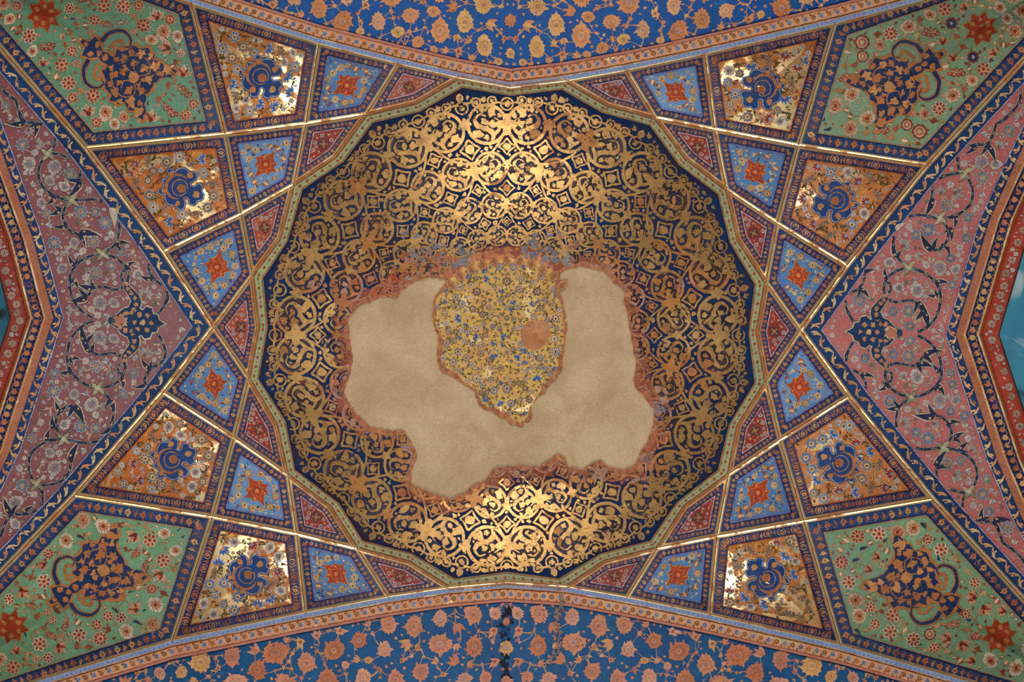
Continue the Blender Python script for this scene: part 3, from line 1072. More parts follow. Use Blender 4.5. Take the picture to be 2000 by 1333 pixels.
SIDE = {'L': (NL, 'left'), 'R': (NR, 'right')}
ORD = ['first', 'second', 'third', 'fourth', 'fifth', 'sixth', 'seventh']
for s, (ND, sd) in SIDE.items():
    g = lambda *k: [ND[i] for i in k]
    # green corner kites
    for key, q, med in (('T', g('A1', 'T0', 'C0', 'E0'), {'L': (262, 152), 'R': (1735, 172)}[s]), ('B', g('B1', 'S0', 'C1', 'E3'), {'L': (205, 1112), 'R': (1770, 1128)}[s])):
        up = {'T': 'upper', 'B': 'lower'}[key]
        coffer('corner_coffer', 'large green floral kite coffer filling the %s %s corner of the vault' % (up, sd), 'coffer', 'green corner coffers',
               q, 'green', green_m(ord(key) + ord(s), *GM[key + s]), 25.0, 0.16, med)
    # orange kites
    for i, (q, where) in enumerate((
            (g('A2', 'T1', 'T0', 'A1'), 'between the upper %s green corner and the upper blue wall'),
            (g('A3', 'A1', 'E0', 'E1'), 'between the upper %s green corner and the pink wall'),
            (g('B3', 'E2', 'E3', 'B1'), 'between the lower %s green corner and the pink wall'),
            (g('B2', 'B1', 'S0', 'S1'), 'between the lower %s green corner and the lower blue wall'))):
        coffer('kite_coffer', 'gilded orange kite coffer ' + where % sd, 'coffer', 'orange kite coffers', q, 'orange',
               M_OR[(0 if i in (0, 3) else 1) if s == 'L' else (0 if i in (0, 3) else 2)], 18.5, 0.1, None)
    # blue kites
    for i, q in enumerate((g('R1', 'T2', 'T1', 'A2'), g('R2', 'A2', 'A1', 'A3'), g('R3', 'A3', 'E1', 'P'), g('R4', 'P', 'E2', 'B3'), g('R5', 'B3', 'B1', 'B2'), g('R6', 'B2', 'S1', 'S2'))):
        coffer('star_coffer', 'blue red-starred kite coffer, %s of six from top along dome\'s %s side' % (ORD[i], sd), 'coffer', 'blue star coffers',
               q, 'blue', M_BL[1 if (i + (s == 'R')) % 3 == 1 else 0], 15.5, 0.05, None)
    # red triangles along the rim
    for i, q in enumerate((g('M1', 'T3', 'T2', 'R1'), g('M2', 'R1', 'A2', 'R2'), g('M3', 'R2', 'A3', 'R3'), g('M4', 'R3', 'P', 'R4'), g('M5', 'R4', 'B3', 'R5'), g('M6', 'R5', 'B2', 'R6'), g('M7', 'R6', 'S2', 'S3'))):
        coffer('rim_coffer', 'small red coffer, %s of seven from top along the %s rim' % (ORD[i], sd), 'coffer', 'red rim coffers',
               q, 'red', M_RD[1 if i in (0, 2, 3) and s == 'L' else 0], 13.0, 0.0, None)

# ------------------------------------------------------------------ green rim band of the dome
dome = thing('dome', 'shallow gilded arabesque dome with a large patch of bare plaster', 'dome', at=(0, 0, 9.5))
rim_in_n = RIM_IN
def H_rim(x, y):
    return Hs(x, y)
rimband = thing('rim_band', '', '')
for k in ('label', 'category'):
    del rimband[k]
rimband.parent = ceiling
rimband.matrix_parent_inverse = Matrix.Translation(-ceiling.location)
def seg(i, f, lst=RIM_OUT, lst2=RIM_IN):
    a, b = np.array(lst[i % 32], float), np.array(lst2[i % 32], float)
    return a + (b - a) * f
rb = Paint()
for i in range(32):
    A0, A1, B0, B1 = seg(i, 0), seg(i + 1, 0), seg(i, 1), seg(i + 1, 1)
    P_, F_, L_ = [], [], []
    n = 8
    for j in range(n + 1):
        t = j / n
        a, b = A0 + (A1 - A0) * t, B0 + (B1 - B0) * t
        P_ += [a, b, b + (b - a) * 0.06]
        L_ += [0.012, 0.012, -0.12]
    for j in range(n):
        F_ += [(3 * j, 3 * j + 3, 3 * j + 4, 3 * j + 1), (3 * j + 1, 3 * j + 4, 3 * j + 5, 3 * j + 2)]
    mesh_px('rim_panel', P_, F_, H_rim, np.array(L_), M_RIMGREEN, rimband, False)
    for f, wd, c in ((.06, 2.4, hx('a8532c')), (.94, 2.2, hx('a8683a')), (.16, 1.0, hx('5d4a2c')), (.86, 1.0, hx('6d5a34'))):
        rb.stroke(resample([seg(i, f), seg(i + 1, f)], 10), wd, c, 0)
    m0, m1 = seg(i, .5), seg(i + 1, .5)
    L = np.linalg.norm(m1 - m0)
    t = (m1 - m0) / L
    nr = np.array([-t[1], t[0]])
    n = max(4, int(L / 8.5))
    for j in range(n):
        c = m0 + t * L * (j + .5) / n
        if j % 2 == 0:
            P5 = [c + t * 4.2, c + nr * 3.0 + t * .5, c - t * 4.2, c - nr * 3.0 - t * .5]
            rb.poly(P5, vary(hx('9c4a2a'), .2), 1)
        else:
            rb.stroke([c - t * 4 + nr * 3, c, c + t * 4 - nr * 3], 1.3, hx('b5b98c'), 1)
            rb.disc(c[0], c[1], 1.8, hx('8a5a34'), 1, 5)
rb.build('rim_ornament', H_rim, rimband, M_PAINT, base=0.0145)

# ------------------------------------------------------------------ dome: bare plaster, painted shell, fragment, arabesque
BARE = [(874, 546), (839, 542), (811, 549), (790, 563), (773, 581), (748, 579), (724, 591), (703, 596), (687, 612), (678, 626), (683, 658), (689, 696), (683, 735),
        (673, 763), (678, 784), (696, 808), (713, 826), (731, 838), (752, 840), (790, 842), (804, 868), (816, 891), (804, 919), (804, 947), (825, 957), (853, 968),
        (878, 975), (902, 966), (923, 950), (948, 940), (958, 919), (986, 912), (1021, 910), (1053, 913), (1077, 898), (1091, 887), (1105, 894), (1109, 912), (1140, 919),
        (1151, 908), (1172, 899), (1193, 915), (1218, 919), (1242, 908), (1248, 887), (1263, 870), (1275, 836), (1275, 798), (1260, 777), (1239, 756), (1238, 735), (1242, 710),
        (1232, 654), (1225, 612), (1218, 588), (1221, 570), (1211, 560), (1197, 549), (1183, 532), (1155, 523), (1134, 521), (1109, 525), (1095, 534)]
FRAG_SIDE = [(1093, 570), (1102, 598), (1107, 640), (1105, 675), (1098, 717), (1088, 738), (1063, 766), (1045, 785), (1037, 800), (1039, 815), (1021, 836), (1000, 829), (965, 808),
             (934, 794), (927, 766), (892, 742), (860, 724), (853, 703), (855, 658), (844, 626), (846, 588), (860, 567)]
FRAG_TOP = []
for i in range(9):
    a = math.radians(226 + i * (315 - 226) / 8)
    for da, rr in ((-0.06, 149), (0, 158), (0.06, 149)):
        FRAG_TOP.append((990 + rr * math.cos(a + da), 655 + rr * math.sin(a + da)))
FRAG_TOP = [p for p in FRAG_TOP if 876 < p[0] < 1094]
def rough_edge(pts, step, amp, closed=False, seed=3):
    r = random.Random(seed)
    q = pts + [pts[0]] if closed else pts
    q = resample(q, step)
    out = [tuple(q[0])]
    for p in q[1:-1]:
        out.append((p[0] + r.uniform(-amp, amp), p[1] + r.uniform(-amp, amp)))
    if not closed:
        out.append(tuple(q[-1]))
    return out
BARE_R = rough_edge(BARE, 7, 1.6)
FRAG_R = rough_edge([BARE[-1]] + FRAG_SIDE + [BARE[0]], 7, 1.3)
FRAGMENT = FRAG_R + FRAG_TOP
U_HOLE = BARE_R + FRAG_R[1:-1]            # the bare plaster, U-shaped
HOLE = BARE_R + FRAG_TOP[::-1]            # bare plaster and fragment together

def RIMX(f):
    c = np.array([CX, CY])
    return [tuple(c + (np.array(p) - c) * f) for p in RIM_IN]
rim_big = RIMX(1.012)
def near_loss(P):
    P = np.asarray(P)
    q = resample(HOLE + [HOLE[0]], 12)
    d = np.full(len(P), 1e9)
    for s in range(0, len(q), 1):
        d = np.minimum(d, np.hypot(P[:, 0] - q[s, 0], P[:, 1] - q[s, 1]))
    return d
def shell_material():
    m = bpy.data.materials.new('painted dome ground')
    nt, N, L, B = nodes_of(m)
    p = pos(nt)
    at = N.new('ShaderNodeAttribute')
    at.attribute_name = 'wear'
    n1 = noise(nt, p, 1.5, 7, 0.66, 0.5)
    n2 = noise(nt, p, 5.5, 8, 0.7, 0.4)
    n3 = noise(nt, p, 60, 4, 0.6)
    c = mix(nt, ramp(nt, n2, 0.35, 0.65), hx('08254a'), hx('0c2c56'))
    c = mix(nt, ramp(nt, n1, 0.46, 0.58, 0, .75), c, hx('2e2230'))
    wv = math_(nt, 'ADD', at.outputs['Fac'], ramp(nt, n2, 0.3, 0.7, -0.25, 0.25))
    c = mix(nt, ramp(nt, wv, 0.45, 0.62, 0, .9), c, hx('8a4a36'))
    c = mix(nt, ramp(nt, math_(nt, 'MULTIPLY', wv, ramp(nt, n1, .4, .6)), 0.5, 0.6, 0, .85), c, hx('8a7f84'))
    c = mix(nt, ramp(nt, wv, 0.8, 0.95, 0, 1), c, hx('c07a4e'))
    L.new(c, B.inputs['Base Color'])
    B.inputs['Roughness'].default_value = 0.65
    B.inputs['Specular IOR Level'].default_value = 0.08
    bump(nt, B, n3, 0.15, 0.004)
    return m
V, T = region(rim_big, [HOLE], 11, lambda P: pts_in(P, rim_big) & ~pts_in(P, HOLE))
dl = near_loss(V)
an = np.degrees(np.arctan2(V[:, 1] - CY, V[:, 0] - CX))
wear_px = np.clip(1.0 - dl / 48.0, 0, 1)
mesh_px('painted_shell', V, T, Hd, 0.0, shell_material(), dome, True, None, wear_px)

# bare plaster bed behind the lost paint
P_, F_ = [(CX, CY)], []
nr_, na_ = 16, 72
for i in range(1, nr_ + 1):
    for j in range(na_):
        a = 2 * math.pi * j / na_
        P_.append((CX + 380 * i / nr_ * math.cos(a), CY + 380 * i / nr_ * math.sin(a)))
for j in range(na_):
    F_.append((0, 1 + j, 1 + (j + 1) % na_))
for i in range(nr_ - 1):
    for j in range(na_):
        a, b = 1 + i * na_, 1 + (i + 1) * na_
        F_.append((a + j, b + j, b + (j + 1) % na_, a + (j + 1) % na_))
o = mesh_px('bare_plaster', P_, F_, Hd, -0.014, M_PLASTER, dome)
o['label'] = 'bare beige plaster where the paint is lost'

# the surviving central fragment
fragm = base_material('yellow floral fragment ground', hx('c2a04e'), hx('b98a48'), hx('c8885a'), 3.0, 0.6, (0.85, 0.66, 0.32), .56, .66, .5)
V, T = region(FRAGMENT, [], 12, lambda P: pts_in(P, FRAGMENT))
o = mesh_px('central_fragment', V, T, Hd, 0.0, fragm, dome)
o['label'] = 'surviving yellow floral fragment at the crown'
Fp = Paint()
occ = Occ()
FR_POLY = [tuple(p) for p in FRAGMENT]
def mk_fr(P, x, y, r):
    q = R.random()
    if q < .45:
        rosette(P, x, y, r, (pick([hx('2c5c94'), hx('8a6f68'), hx('6a5a62')]), pick([hx('b09a96'), hx('d0bca8')]), hx('cfae72'), hx('4a2c22')), n=8)
    elif q < .75:
        rosette(P, x, y, r, (pick([hx('c9ab92'), hx('8a6a58')]), hx('7c5a4c'), hx('d8bc8a'), hx('4a2c22')), n=7)
    else:
        lotus(P, x, y, r, (hx('9fa8b8'), hx('2f5fa0'), hx('27508e'), hx('b98a58')))
def mk_fr_s(P, x, y, r):
    if R.random() < .5:
        P.disc(x, y, r * .8, pick([hx('5a4034'), hx('6a4a3c'), hx('4a5a80'), hx('d2ad90')]), 1, 7, jag=.15)
        P.disc(x, y, r * .35, hx('d8c08c'), 2, 5)
    else:
        leaf(P, x - r, y, 2.3 * r, r * .8, R.random() * 6.28, .4, pick([hx('4c4a22'), hx('6a5226'), hx('8a5a34')]), 1)
# ring-wise flowers around the crown
for rr, n, r, ph in ((62, 8, 7.5, .2), (100, 10, 10, .0), (128, 14, 8, .1), (32, 6, 6, 0)):
    for i in range(n):
        a = ph + 2 * math.pi * i / n + math.pi / 2
        x, y = 990 + rr * math.cos(a), 655 + rr * 1.05 * math.sin(a)
        if seg_dist(x, y, FR_POLY) > r + 3 and occ.free(x, y, r) and not (35 < x - 990 < 85 and -20 < y - 655 < 35):
            mk_fr(Fp, x, y, r)
            occ.mark(x, y, r)
lost_patch = (1045, 655, 30)
occ.mark(*lost_patch)
spots = fill(Fp, FR_POLY, occ, [(8, 26, mk_fr), (5.8, 70, mk_fr), (3.8, 150, mk_fr_s), (2.6, 300, mk_fr_s), (1.9, 300, mk_fr_s)], 5)
vines(Fp, spots, 1.0, [hx('5a4a24'), hx('6a5228'), hx('4a3a20')], 34, 0, [hx('4c4a22'), hx('77602c')])
Fp.disc(1045, 655, 30, hx('bd7c50'), 0, 22, .95, jag=.12)
Fp.disc(1055, 640, 18, hx('c48a5e'), 1, 16, .8, jag=.2)
Fp.build('fragment_flowers', Hd, o, M_PAINT, base=0.003)

# ragged salmon edge of the paint layer round the loss
E = Paint()
def ragged(path, w0, w1, cols, inward, lay=0):
    p = np.array(path, float)
    t = np.gradient(p, axis=0)
    nr = np.stack([-t[:, 1], t[:, 0]], -1) / (np.hypot(t[:, 0], t[:, 1])[:, None] + 1e-9)
    r = random.Random(11)
    n = len(p)
    a = [p[i] + nr[i] * inward * r.uniform(-2.0, 1.0) for i in range(n)]
    ph = [r.random() * 6 for _ in range(3)]
    b = [p[i] - nr[i] * inward * (w0 + (w1 - w0) * (0.5 + .3 * math.sin(i * .23 + ph[0]) + .25 * math.sin(i * .61 + ph[1])) * r.uniform(.6, 1.15)) for i in range(n)]
    for i in range(n - 1):
        E.poly((a[i], a[i + 1], b[i + 1], b[i]), vary(pick(cols), .12), lay)
SAL = [hx('b8714a'), hx('c07c54'), hx('ab6444'), hx('b4704e')]
cc = np.array([CX, CY])
ragged(resample(BARE_R, 4.5), 3, 15, SAL, -1)
ragged(resample(FRAG_R, 4.5), 3, 12, SAL, -1)
# grey and salmon blotches of under-paint above the fragment
for x, y, r, c in ((838, 492, 42, '7f7c86'), (862, 512, 34, 'b87050'), (800, 520, 34, 'b8683e'), (900, 500, 28, '87858c'), (815, 500, 26, '84828c'), (775, 545, 20, 'b5502a'), (950, 492, 20, 'b8764e'), (1075, 495, 34, '85848c'), (1110, 505, 26, '8f8d92'), (1115, 470, 26, 'b27a5a'),
                   (1030, 482, 22, '7d8088'), (770, 548, 16, 'b0623e'), (735, 572, 14, 'b5613c'), (880, 525, 20, 'b9805c'), (1265, 900, 18, '7c7a84'), (1258, 925, 22, 'a8644a'),
                   (1285, 800, 18, '84808a'), (1295, 850, 20, 'a8603f'), (665, 700, 18, 'a9573a'), (668, 630, 16, 'ab5a36'), (660, 770, 16, '8a6a68'), (1145, 925, 16, 'a5583c'), (1060, 925, 18, '96422e'), (690, 590, 14, 'ad4f2e')):
    for _ in range(16):
        xx, yy = x + R.gauss(0, r * .55), y + R.gauss(0, r * .4)
        if seg_dist(xx, yy, HOLE) < -4:
            E.disc(xx, yy, r * R.uniform(.1, .3), vary(hx(c), .15), 1, 12, R.uniform(.6, 1), R.random() * 3, .28)
# scalloped fringe at the upper edge of the fragment
for i in range(11):
    a = math.radians(222 + i * (318 - 222) / 10)
    x, y = 990 + 148 * math.cos(a), 655 + 148 * math.sin(a)
    if seg_dist(x, y, HOLE) > -30:
        leaf(E, 990 + 135 * math.cos(a), 655 + 135 * math.sin(a), 27, 17, a, 0, hx('c48c5c'), 2)
        leaf(E, 990 + 138 * math.cos(a), 655 + 138 * math.sin(a), 18, 9, a, 0, hx('a86844'), 3)
E.build('ragged_paint_edge', Hd, dome, M_EDGE, base=0.0085, clip=lambda x, y: True)

# gilded arabesque
D = Paint()
occ = Occ()
GO = hx('c9a254', 1.0)
def vnoise(x, y, s=90.0, seed=0):
    def h(i, j):
        return (math.sin(i * 127.1 + j * 311.7 + seed * 17.3) * 43758.5453) % 1.0
    x, y = x / s, y / s
    i, j = math.floor(x), math.floor(y)
    u, v = x - i, y - j
    u, v = u * u * (3 - 2 * u), v * v * (3 - 2 * v)
    return (h(i, j) * (1 - u) + h(i + 1, j) * u) * (1 - v) + (h(i, j + 1) * (1 - u) + h(i + 1, j + 1) * u) * v
HOLE_C = resample(HOLE + [HOLE[0]], 14)
def wear_at(x, y):
    d = float(np.min(np.hypot(HOLE_C[:, 0] - x, HOLE_C[:, 1] - y)))
    wv = 0.7 * max(0.0, 1 - d / 60.0) + 0.75 * (vnoise(x, y) - .5) + .5 * (vnoise(x, y, 28, 3) - .5)
    ang = math.degrees(math.atan2(y - CY, x - CX))
    if y > CY - 120 and abs(x - CX) > 180 and y < CY + 300:
        wv += 0.18
    return wv
def gcol(x, y):
    wv = wear_at(x, y)
    if wv > .52:
        return vary(pick([hx('b9764c'), hx('a8623f'), hx('b0826a')]), .12)
    if wv > .28:
        return vary(hx('b57a40', 0.35), .14)
    return vary(hx('c2965a', 0.85), .14)
def ok(x, y):
    return True
DK = [hx('0a2446'), hx('0e2648'), hx('2a1e28'), hx('1a1c30')]
def dcol(x, y):
    return vary(DK[0 if y < 330 else 1] if vnoise(x, y, 60, 5) < .52 else pick(DK[2:]), .15)
def blob(x, y, r, lay=2, jag=.3, n=9, sy=1.0, rot=0.0):
    if lay > 1:
        D.disc(x, y, r + 2.6, dcol(x, y), 4, 10, sy, rot, .12)
    D.disc(x, y, r, gcol(x, y), 5 if lay > 1 else lay, n, sy, rot, jag)
    occ.mark(x, y, r)
def gstroke(path, wd, lay=1):
    m = len(path)
    top = lay == 1
    if lay > 1:
        D.stroke(path, (lambda t: wd(t) + 5.0) if callable(wd) else wd + 5.0, dcol(*path[0]), 2)
    k = 0
    while k < m - 1:
        j = min(m - 1, k + 3)
        f0, f1 = k / (m - 1), j / (m - 1)
        sub = path[k:j + 1]
        g_ = (lambda t, a=f0, b=f1: wd(a + (b - a) * t)) if callable(wd) else wd
        D.stroke(sub, g_, gcol(*sub[0]), 6 if top else 3)
        k = j
    for i, p in enumerate(path):
        ww = wd(i / (m - 1)) if callable(wd) else wd
        occ.mark(p[0], p[1], ww * .5)
def pol(deg, rho):
    a = math.radians(deg - 90)
    return (CX + rho * math.cos(a), CY + rho * math.sin(a))
def star(deg, rho, r):
    x, y = pol(deg, rho)
    a0 = math.radians(deg - 90)
    pts = []
    for i in range(24):
        a = 2 * math.pi * i / 24
        rr = r * (.5 + .5 * abs(math.cos(2 * a)) ** 1.4) * R.uniform(.9, 1.1)
        pts.append((x + rr * math.cos(a + a0), y + rr * math.sin(a + a0)))
    D.poly(pts, gcol(x, y), 7)
    occ.mark(x, y, r * .7)
def ring_with_curl(deg, rho, rc, sgn):
    """one circle of the interlace; its split leaf springs from the node side (sgn) and curls inwards"""
    x, y = pol(deg, rho)
    a0 = math.radians(deg - 90)
    e_r, e_t = np.array([math.cos(a0), math.sin(a0)]), np.array([-math.sin(a0), math.cos(a0)]) * sgn
    Q = lambda u, v: tuple(np.array([x, y]) + e_t * u * rc + e_r * v * rc)
    cw = vnoise(x, y, 70, 9) + R.uniform(-.2, .2) + .25 * max(0, 1 - abs(y - CY) / 300)
    if cw > .5:
        D.disc(x, y, rc * .95, vary(pick([hx('4a3640'), hx('5a3a30'), hx('46404e')]), .15), 0, 16, jag=.04)
    ringp = [Q(math.cos(t), math.sin(t)) for t in np.linspace(0, 2 * math.pi, 30)]
    gstroke(ringp, rc * .17)
    # thick split leaf from the outside foot, sweeping through the circle
    c1 = [Q(*p) for p in catmull([(-.1, -1.0), (-.28, -.6), (-.02, -.22), (.42, -.1), (.62, .25), (.35, .55), (.02, .42)], 6)]
    gstroke(c1, lambda t: rc * (.09 + .29 * math.sin(math.pi * min(1, t * 1.25)) ** 1.2 * (1 - .5 * t)), 2)
    c2 = [Q(*p) for p in catmull([(-.28, -.6), (-.6, -.3), (-.62, .1), (-.4, .32)], 5)]
    gstroke(c2, lambda t: rc * (.15 * (1 - t) + .05), 2)
    for u, v, s in ((-.3, .0, .15), (.12, .16, .13), (-.3, .62, .17), (.5, -.5, .18), (.2, .76, .09), (-.7, .4, .09), (.1, -.68, .1)):
        p = Q(u, v)
        blob(p[0], p[1], rc * s * 1.4, 2, .42, 10)
def diamond(deg, rho, r, square=True):
    x, y = pol(deg, rho)
    a0 = math.radians(deg - 90)
    e_r, e_t = np.array([math.cos(a0), math.sin(a0)]), np.array([-math.sin(a0), math.cos(a0)])
    pts = [np.array([x, y]) + e_r * r, np.array([x, y]) + e_t * r, np.array([x, y]) - e_r * r, np.array([x, y]) - e_t * r]
    path = []
    for i in range(4):
        a, b = pts[i], pts[(i + 1) % 4]
        m = (a + b) / 2 * .88 + np.array([x, y]) * .12
        path += [a, m]
    path.append(pts[0])
    gstroke([tuple(p) for p in resample(path, 5)], r * .2)
    blob(x, y, r * .45, 2, .18, 10)
rows = [(412, 37.5, 0.0, 5.35), (326, 31.0, 11.25, 5.55), (253, 24.5, 0.0, 5.6), (194, 19.0, 11.25, 5.7)]
for rho, rc, off, dd in rows:
    for i in range(16):
        d0 = off + 22.5 * i
        star(d0, rho, rc * .62)
        for sg in (1, -1):
            ring_with_curl(d0 + sg * dd, rho + rc * .05, rc, sg)
        star(d0 + 11.25, rho + rc * .2, rc * .34)
for rho, r in ((369, 20), (288, 15.5), (222, 12.5)):
    for i in range(32):
        diamond(11.25 * i, rho, r if i % 2 == (0 if rho == 288 else 1) else r * .8)
for (r1, c1, o1, d1), (r2, c2, o2, d2) in zip(rows[:-1], rows[1:]):
    for i in range(16):
        for sg in (1, -1):
            a, b = pol(o1 + 22.5 * i + sg * 1.2, r1 - c1 * .5), pol(o1 + 22.5 * i + sg * 10.2, r2 + c2 * .5)
            gstroke(curve2(a, b, sg * .22, 10), c1 * .12)
# outer arcs and fringe of leaves towards the rim
for i in range(32):
    d0 = 11.25 * i
    for sg in (1, -1):
        arc = curve2(pol(d0 + sg * 5.6, 440), pol(d0 + sg * .6, 458 if i % 2 else 452), sg * .45, 8)
        gstroke(arc, 4.2)
        x, y = pol(d0 + sg * 2.9, 462)
        sprig(D, x, y, 7, gcol(x, y), 2, math.radians(d0 - 90 + sg * 40))
        occ.mark(x, y, 5)
    for dd_, rr_, rad in ((0, 452, 12), (3.7, 459, 8.5), (-3.7, 459, 8.5)):
        x, y = pol(d0 + dd_, rr_)
        gstroke([(x + rad * math.cos(t), y + rad * math.sin(t)) for t in np.linspace(0, 2 * math.pi, 16)], 3.2)
        blob(x, y, rad * .5, 2, .3)
    x, y = pol(d0, 472)
    palmette(D, x, y, 7.5, (gcol(x, y), hx('1a2b50'), gcol(x, y), gcol(x, y)), 2, math.radians(d0 - 90))
    occ.mark(x, y, 8)
    x, y = pol(d0 + 5.6, 462)
    blob(x, y, 6, 2, .3)
rim_small = RIMX(.985)
def far_ok(x, y):
    return True
def mk_gl(P, x, y, r):
    if R.random() < .6:
        P.disc(x, y, r * .86, gcol(x, y), 1, 10, 1, 0, .4)
    else:
        sprig(P, x, y, r * 1.1, gcol(x, y), 1)
fill(D, rim_small, occ, [(9.5, 260, mk_gl), (7, 500, mk_gl), (5, 900, mk_gl), (3.6, 1200, mk_gl)], 1, None, lambda x, y: not (abs(x - CX) < 140 and abs(y - CY) < 140), tries=240)
RS = np.array(rim_small)
allv = np.concatenate([np.asarray(q[0], float) for q in D.polys])
cnt = np.cumsum([0] + [len(q[0]) for q in D.polys])[:-1]
good = pts_in(allv, RIMX(.995)) & ~pts_in(allv, HOLE)
keep = np.logical_and.reduceat(good, cnt)
D.polys = [q for q, k in zip(D.polys, keep) if k]
D.build('gilded_arabesque', Hd, dome, M_DOMEPAINT, base=0.003)

# ------------------------------------------------------------------ blue end walls above the arches
LUN_M = [base_material('blue lunette ground %d' % i, hx(a), hx(b), hx(c), 2.2, 0.55) for i, (a, b, c) in enumerate((('0a559e', '0c4a90', '246aa8'), ('10588c', '0b4778', '256690')))]
LUN_OR = [[hx('e09a64'), hx('da8a54'), hx('e2a878'), hx('e6b06c'), hx('dc9460')], [hx('d58f6c'), hx('cc7e58'), hx('dc9c80'), hx('dca468'), hx('d2886a')]]
def offs_curve(yc, d, xs):
    return np.stack([xs, yc(xs) + d], -1)
for wi, (name, yc, sg, xk, H) in enumerate((('wall_front', y_top, -1, 997, H_TOP), ('wall_back', y_bot, 1, 989, H_BOT))):
    W = thing(name, ('bright' if wi == 0 else 'deeper') + ' blue floral wall above the arch at the ' + ('top' if wi == 0 else 'bottom') + ' of the vault', 'wall', kind='structure', at=(0, sg * 3.2, 6))
    xs = np.unique(np.concatenate([np.arange(-280, 2261, 20.0), [xk], TOPX[(TOPX > -280) & (TOPX < 2260)] if wi == 0 else BOTX[(BOTX > -280) & (BOTX < 2240)]]))
    C = lambda d: offs_curve(yc, sg * d, xs)
    strip('blue_strip', C(-1), C(8.5), 2, H, 0.02, base_material('grey blue strip %d' % wi, hx('8aa0c8'), hx('7d94c0'), None, 4, .5), W)
    strip('strip_bead', C(8), C(10), 1, H, 0.03, M_GOLDOLD, W)
    strip('floral_band', C(10), C(31), 3, H, 0.015, base_material('peach band %d' % wi, hx('dda076'), hx('d98f66'), hx('dcb45e'), 1.6, .55, (.95, .75, .36), .6, .66, .4), W)
    strip('band_edge', C(31), C(36), 1, H, 0.022, base_material('rose band edge %d' % wi, hx('b5705c'), hx('c08070'), None, 4, .6), W)
    far = np.stack([xs, np.where(sg < 0, np.minimum(-330, yc(xs) - 60), np.maximum(1650, yc(xs) + 60))], -1)
    strip('field', C(35), far, 16, H, 0.0, LUN_M[wi], W)
    # little rosettes along the band
    Bd = Paint()
    x, i = -60.0, 0
    while x < 2060:
        y = float(yc(x)) + sg * 20.5
        sl = (float(yc(x + 4)) - float(yc(x - 4))) / 8
        if -60 < y < 1395:
            if i % 2 == 0:
                rosette(Bd, x, y, 5.6, (hx('cfd6e4'), hx('2f5a9c'), hx('3a68ac'), hx('d8c08a')), 1, 7)
            else:
                rosette(Bd, x, y, 5.2, (pick([hx('c98c5c'), hx('8a6a4a')]), hx('a05c3c'), hx('d8a878'), hx('7a4a30')), 1, 6)
            for q in (1, -1):
                leaf(Bd, x + 8, y + q * 6, 6, 3, 1.0 * q, .3, pick([hx('8a4a2c'), hx('6a5a30'), hx('a55c34')]), 1)
        x += 16.0 / math.sqrt(1 + sl * sl)
        i += 1
    for d, wd, c in ((11, 1.4, hx('7a5040')), (30.2, 1.4, hx('8a4a38'))):
        Bd.stroke([p for p in C(d)], wd, c, 0)
    # dots on the blue strip
    for xx in np.arange(-50, 2050, 9.0):
        Bd.disc(xx, float(yc(xx)) + sg * 4, 1.0, hx('4a5a8c'), 5, 5)
    Bd.build('band_ornament', H, W, M_PAINT, base=0.017, crease=((xk, 0), (xk, 10)))
    # palmette blossoms, mirrored about the wall's middle
    Lp = Paint()
    occ = Occ(48)
    pal = LUN_OR[wi]
    def mk_big(P, x, y, r):
        r *= .8 * R.uniform(.72, 1.12)
        c = vary(pick(pal), .08)
        palmette(P, x, y, r, (c, tuple(q * .66 for q in c[:3]) + (0,), vary(c, .1), pick([hx('b59aa0'), hx('c9a07a'), hx('b07a6a')])), 2, (-math.pi / 2 if R.random() < .7 else R.random() * 6.28), R.uniform(1.0, 1.35))
        for _ in range(4):
            a = R.random() * 6.28
            leaf(P, x + r * .7 * math.cos(a), y + r * .7 * math.sin(a), r * .62, r * .3, a + .3, R.uniform(-.4, .4), c, 1)
    def mk_mid(P, x, y, r):
        r *= .76
        c = vary(pick(pal), .08)
        q = R.random()
        if q < .3:
            palmette(P, x, y, r, (c, tuple(q * .7 for q in c[:3]) + (0,), vary(c), hx('b0705c')), 2, R.random() * 6.28)
        elif q < .72:
            sprig(P, x, y, r * 1.15, c, 2)
            sprig(P, x, y, r * .8, c, 2)
            P.disc(x, y, r * .3, hx('a8583a'), 3, 6)
        else:
            bud(P, x, y, r, c, vary(pick(pal)), 2)
    def mk_small(P, x, y, r):
        r *= .74
        c = vary(pick(pal), .08)
        if R.random() < .6:
            sprig(P, x, y, r, c, 1)
        else:
            bud(P, x, y, r * .9, c, c, 1)
    def clipl(x, y):
        d = (y - float(yc(x))) * sg
        return d > 42
    if wi == 0:
        poly = [(-60, -160), (2060, -160)] + [(float(x), float(yc(x)) - 38) for x in np.arange(2060, -61, -20) if yc(x) > -110]
    else:
        poly = [(-60, 1490), (2060, 1490)] + [(float(x), float(yc(x)) + 38) for x in np.arange(2060, -61, -20) if yc(x) < 1440]
    symf = lambda x, y: (2 * xk - x, float(yc(2 * xk - x)) + (y - float(yc(x))))
    if wi == 1:
        St = Paint()
        for i in range(16):
            yy = 1152 + i * 9.5
            St.disc(1092 + 5 * math.sin(i * .7) - (i > 9) * (i - 9) * 2.4, yy, R.uniform(4, 7.5), vary(hx('a08478'), .1), 12, 10, .8, 0, .35)
        St.build('lime_stain', H, W, M_STAIN, base=0.008)
        for i in range(18):
            St.disc(988 + R.gauss(0, 8), 1195 + i * 9, R.uniform(4, 10), vary(hx('0c1c30'), .2), 0, 11, R.uniform(.7, 1.4), 0, .4)
        St.build('damp_stain', H, W, M_STAIN, base=0.002)
    for yy, r in ((40, 20), (105, 15)) if wi == 0 else ((1265, 19), (1215, 11), (1335, 20)):
        mk_big(Lp, xk, yy, r)
        occ.mark(xk, yy, r)
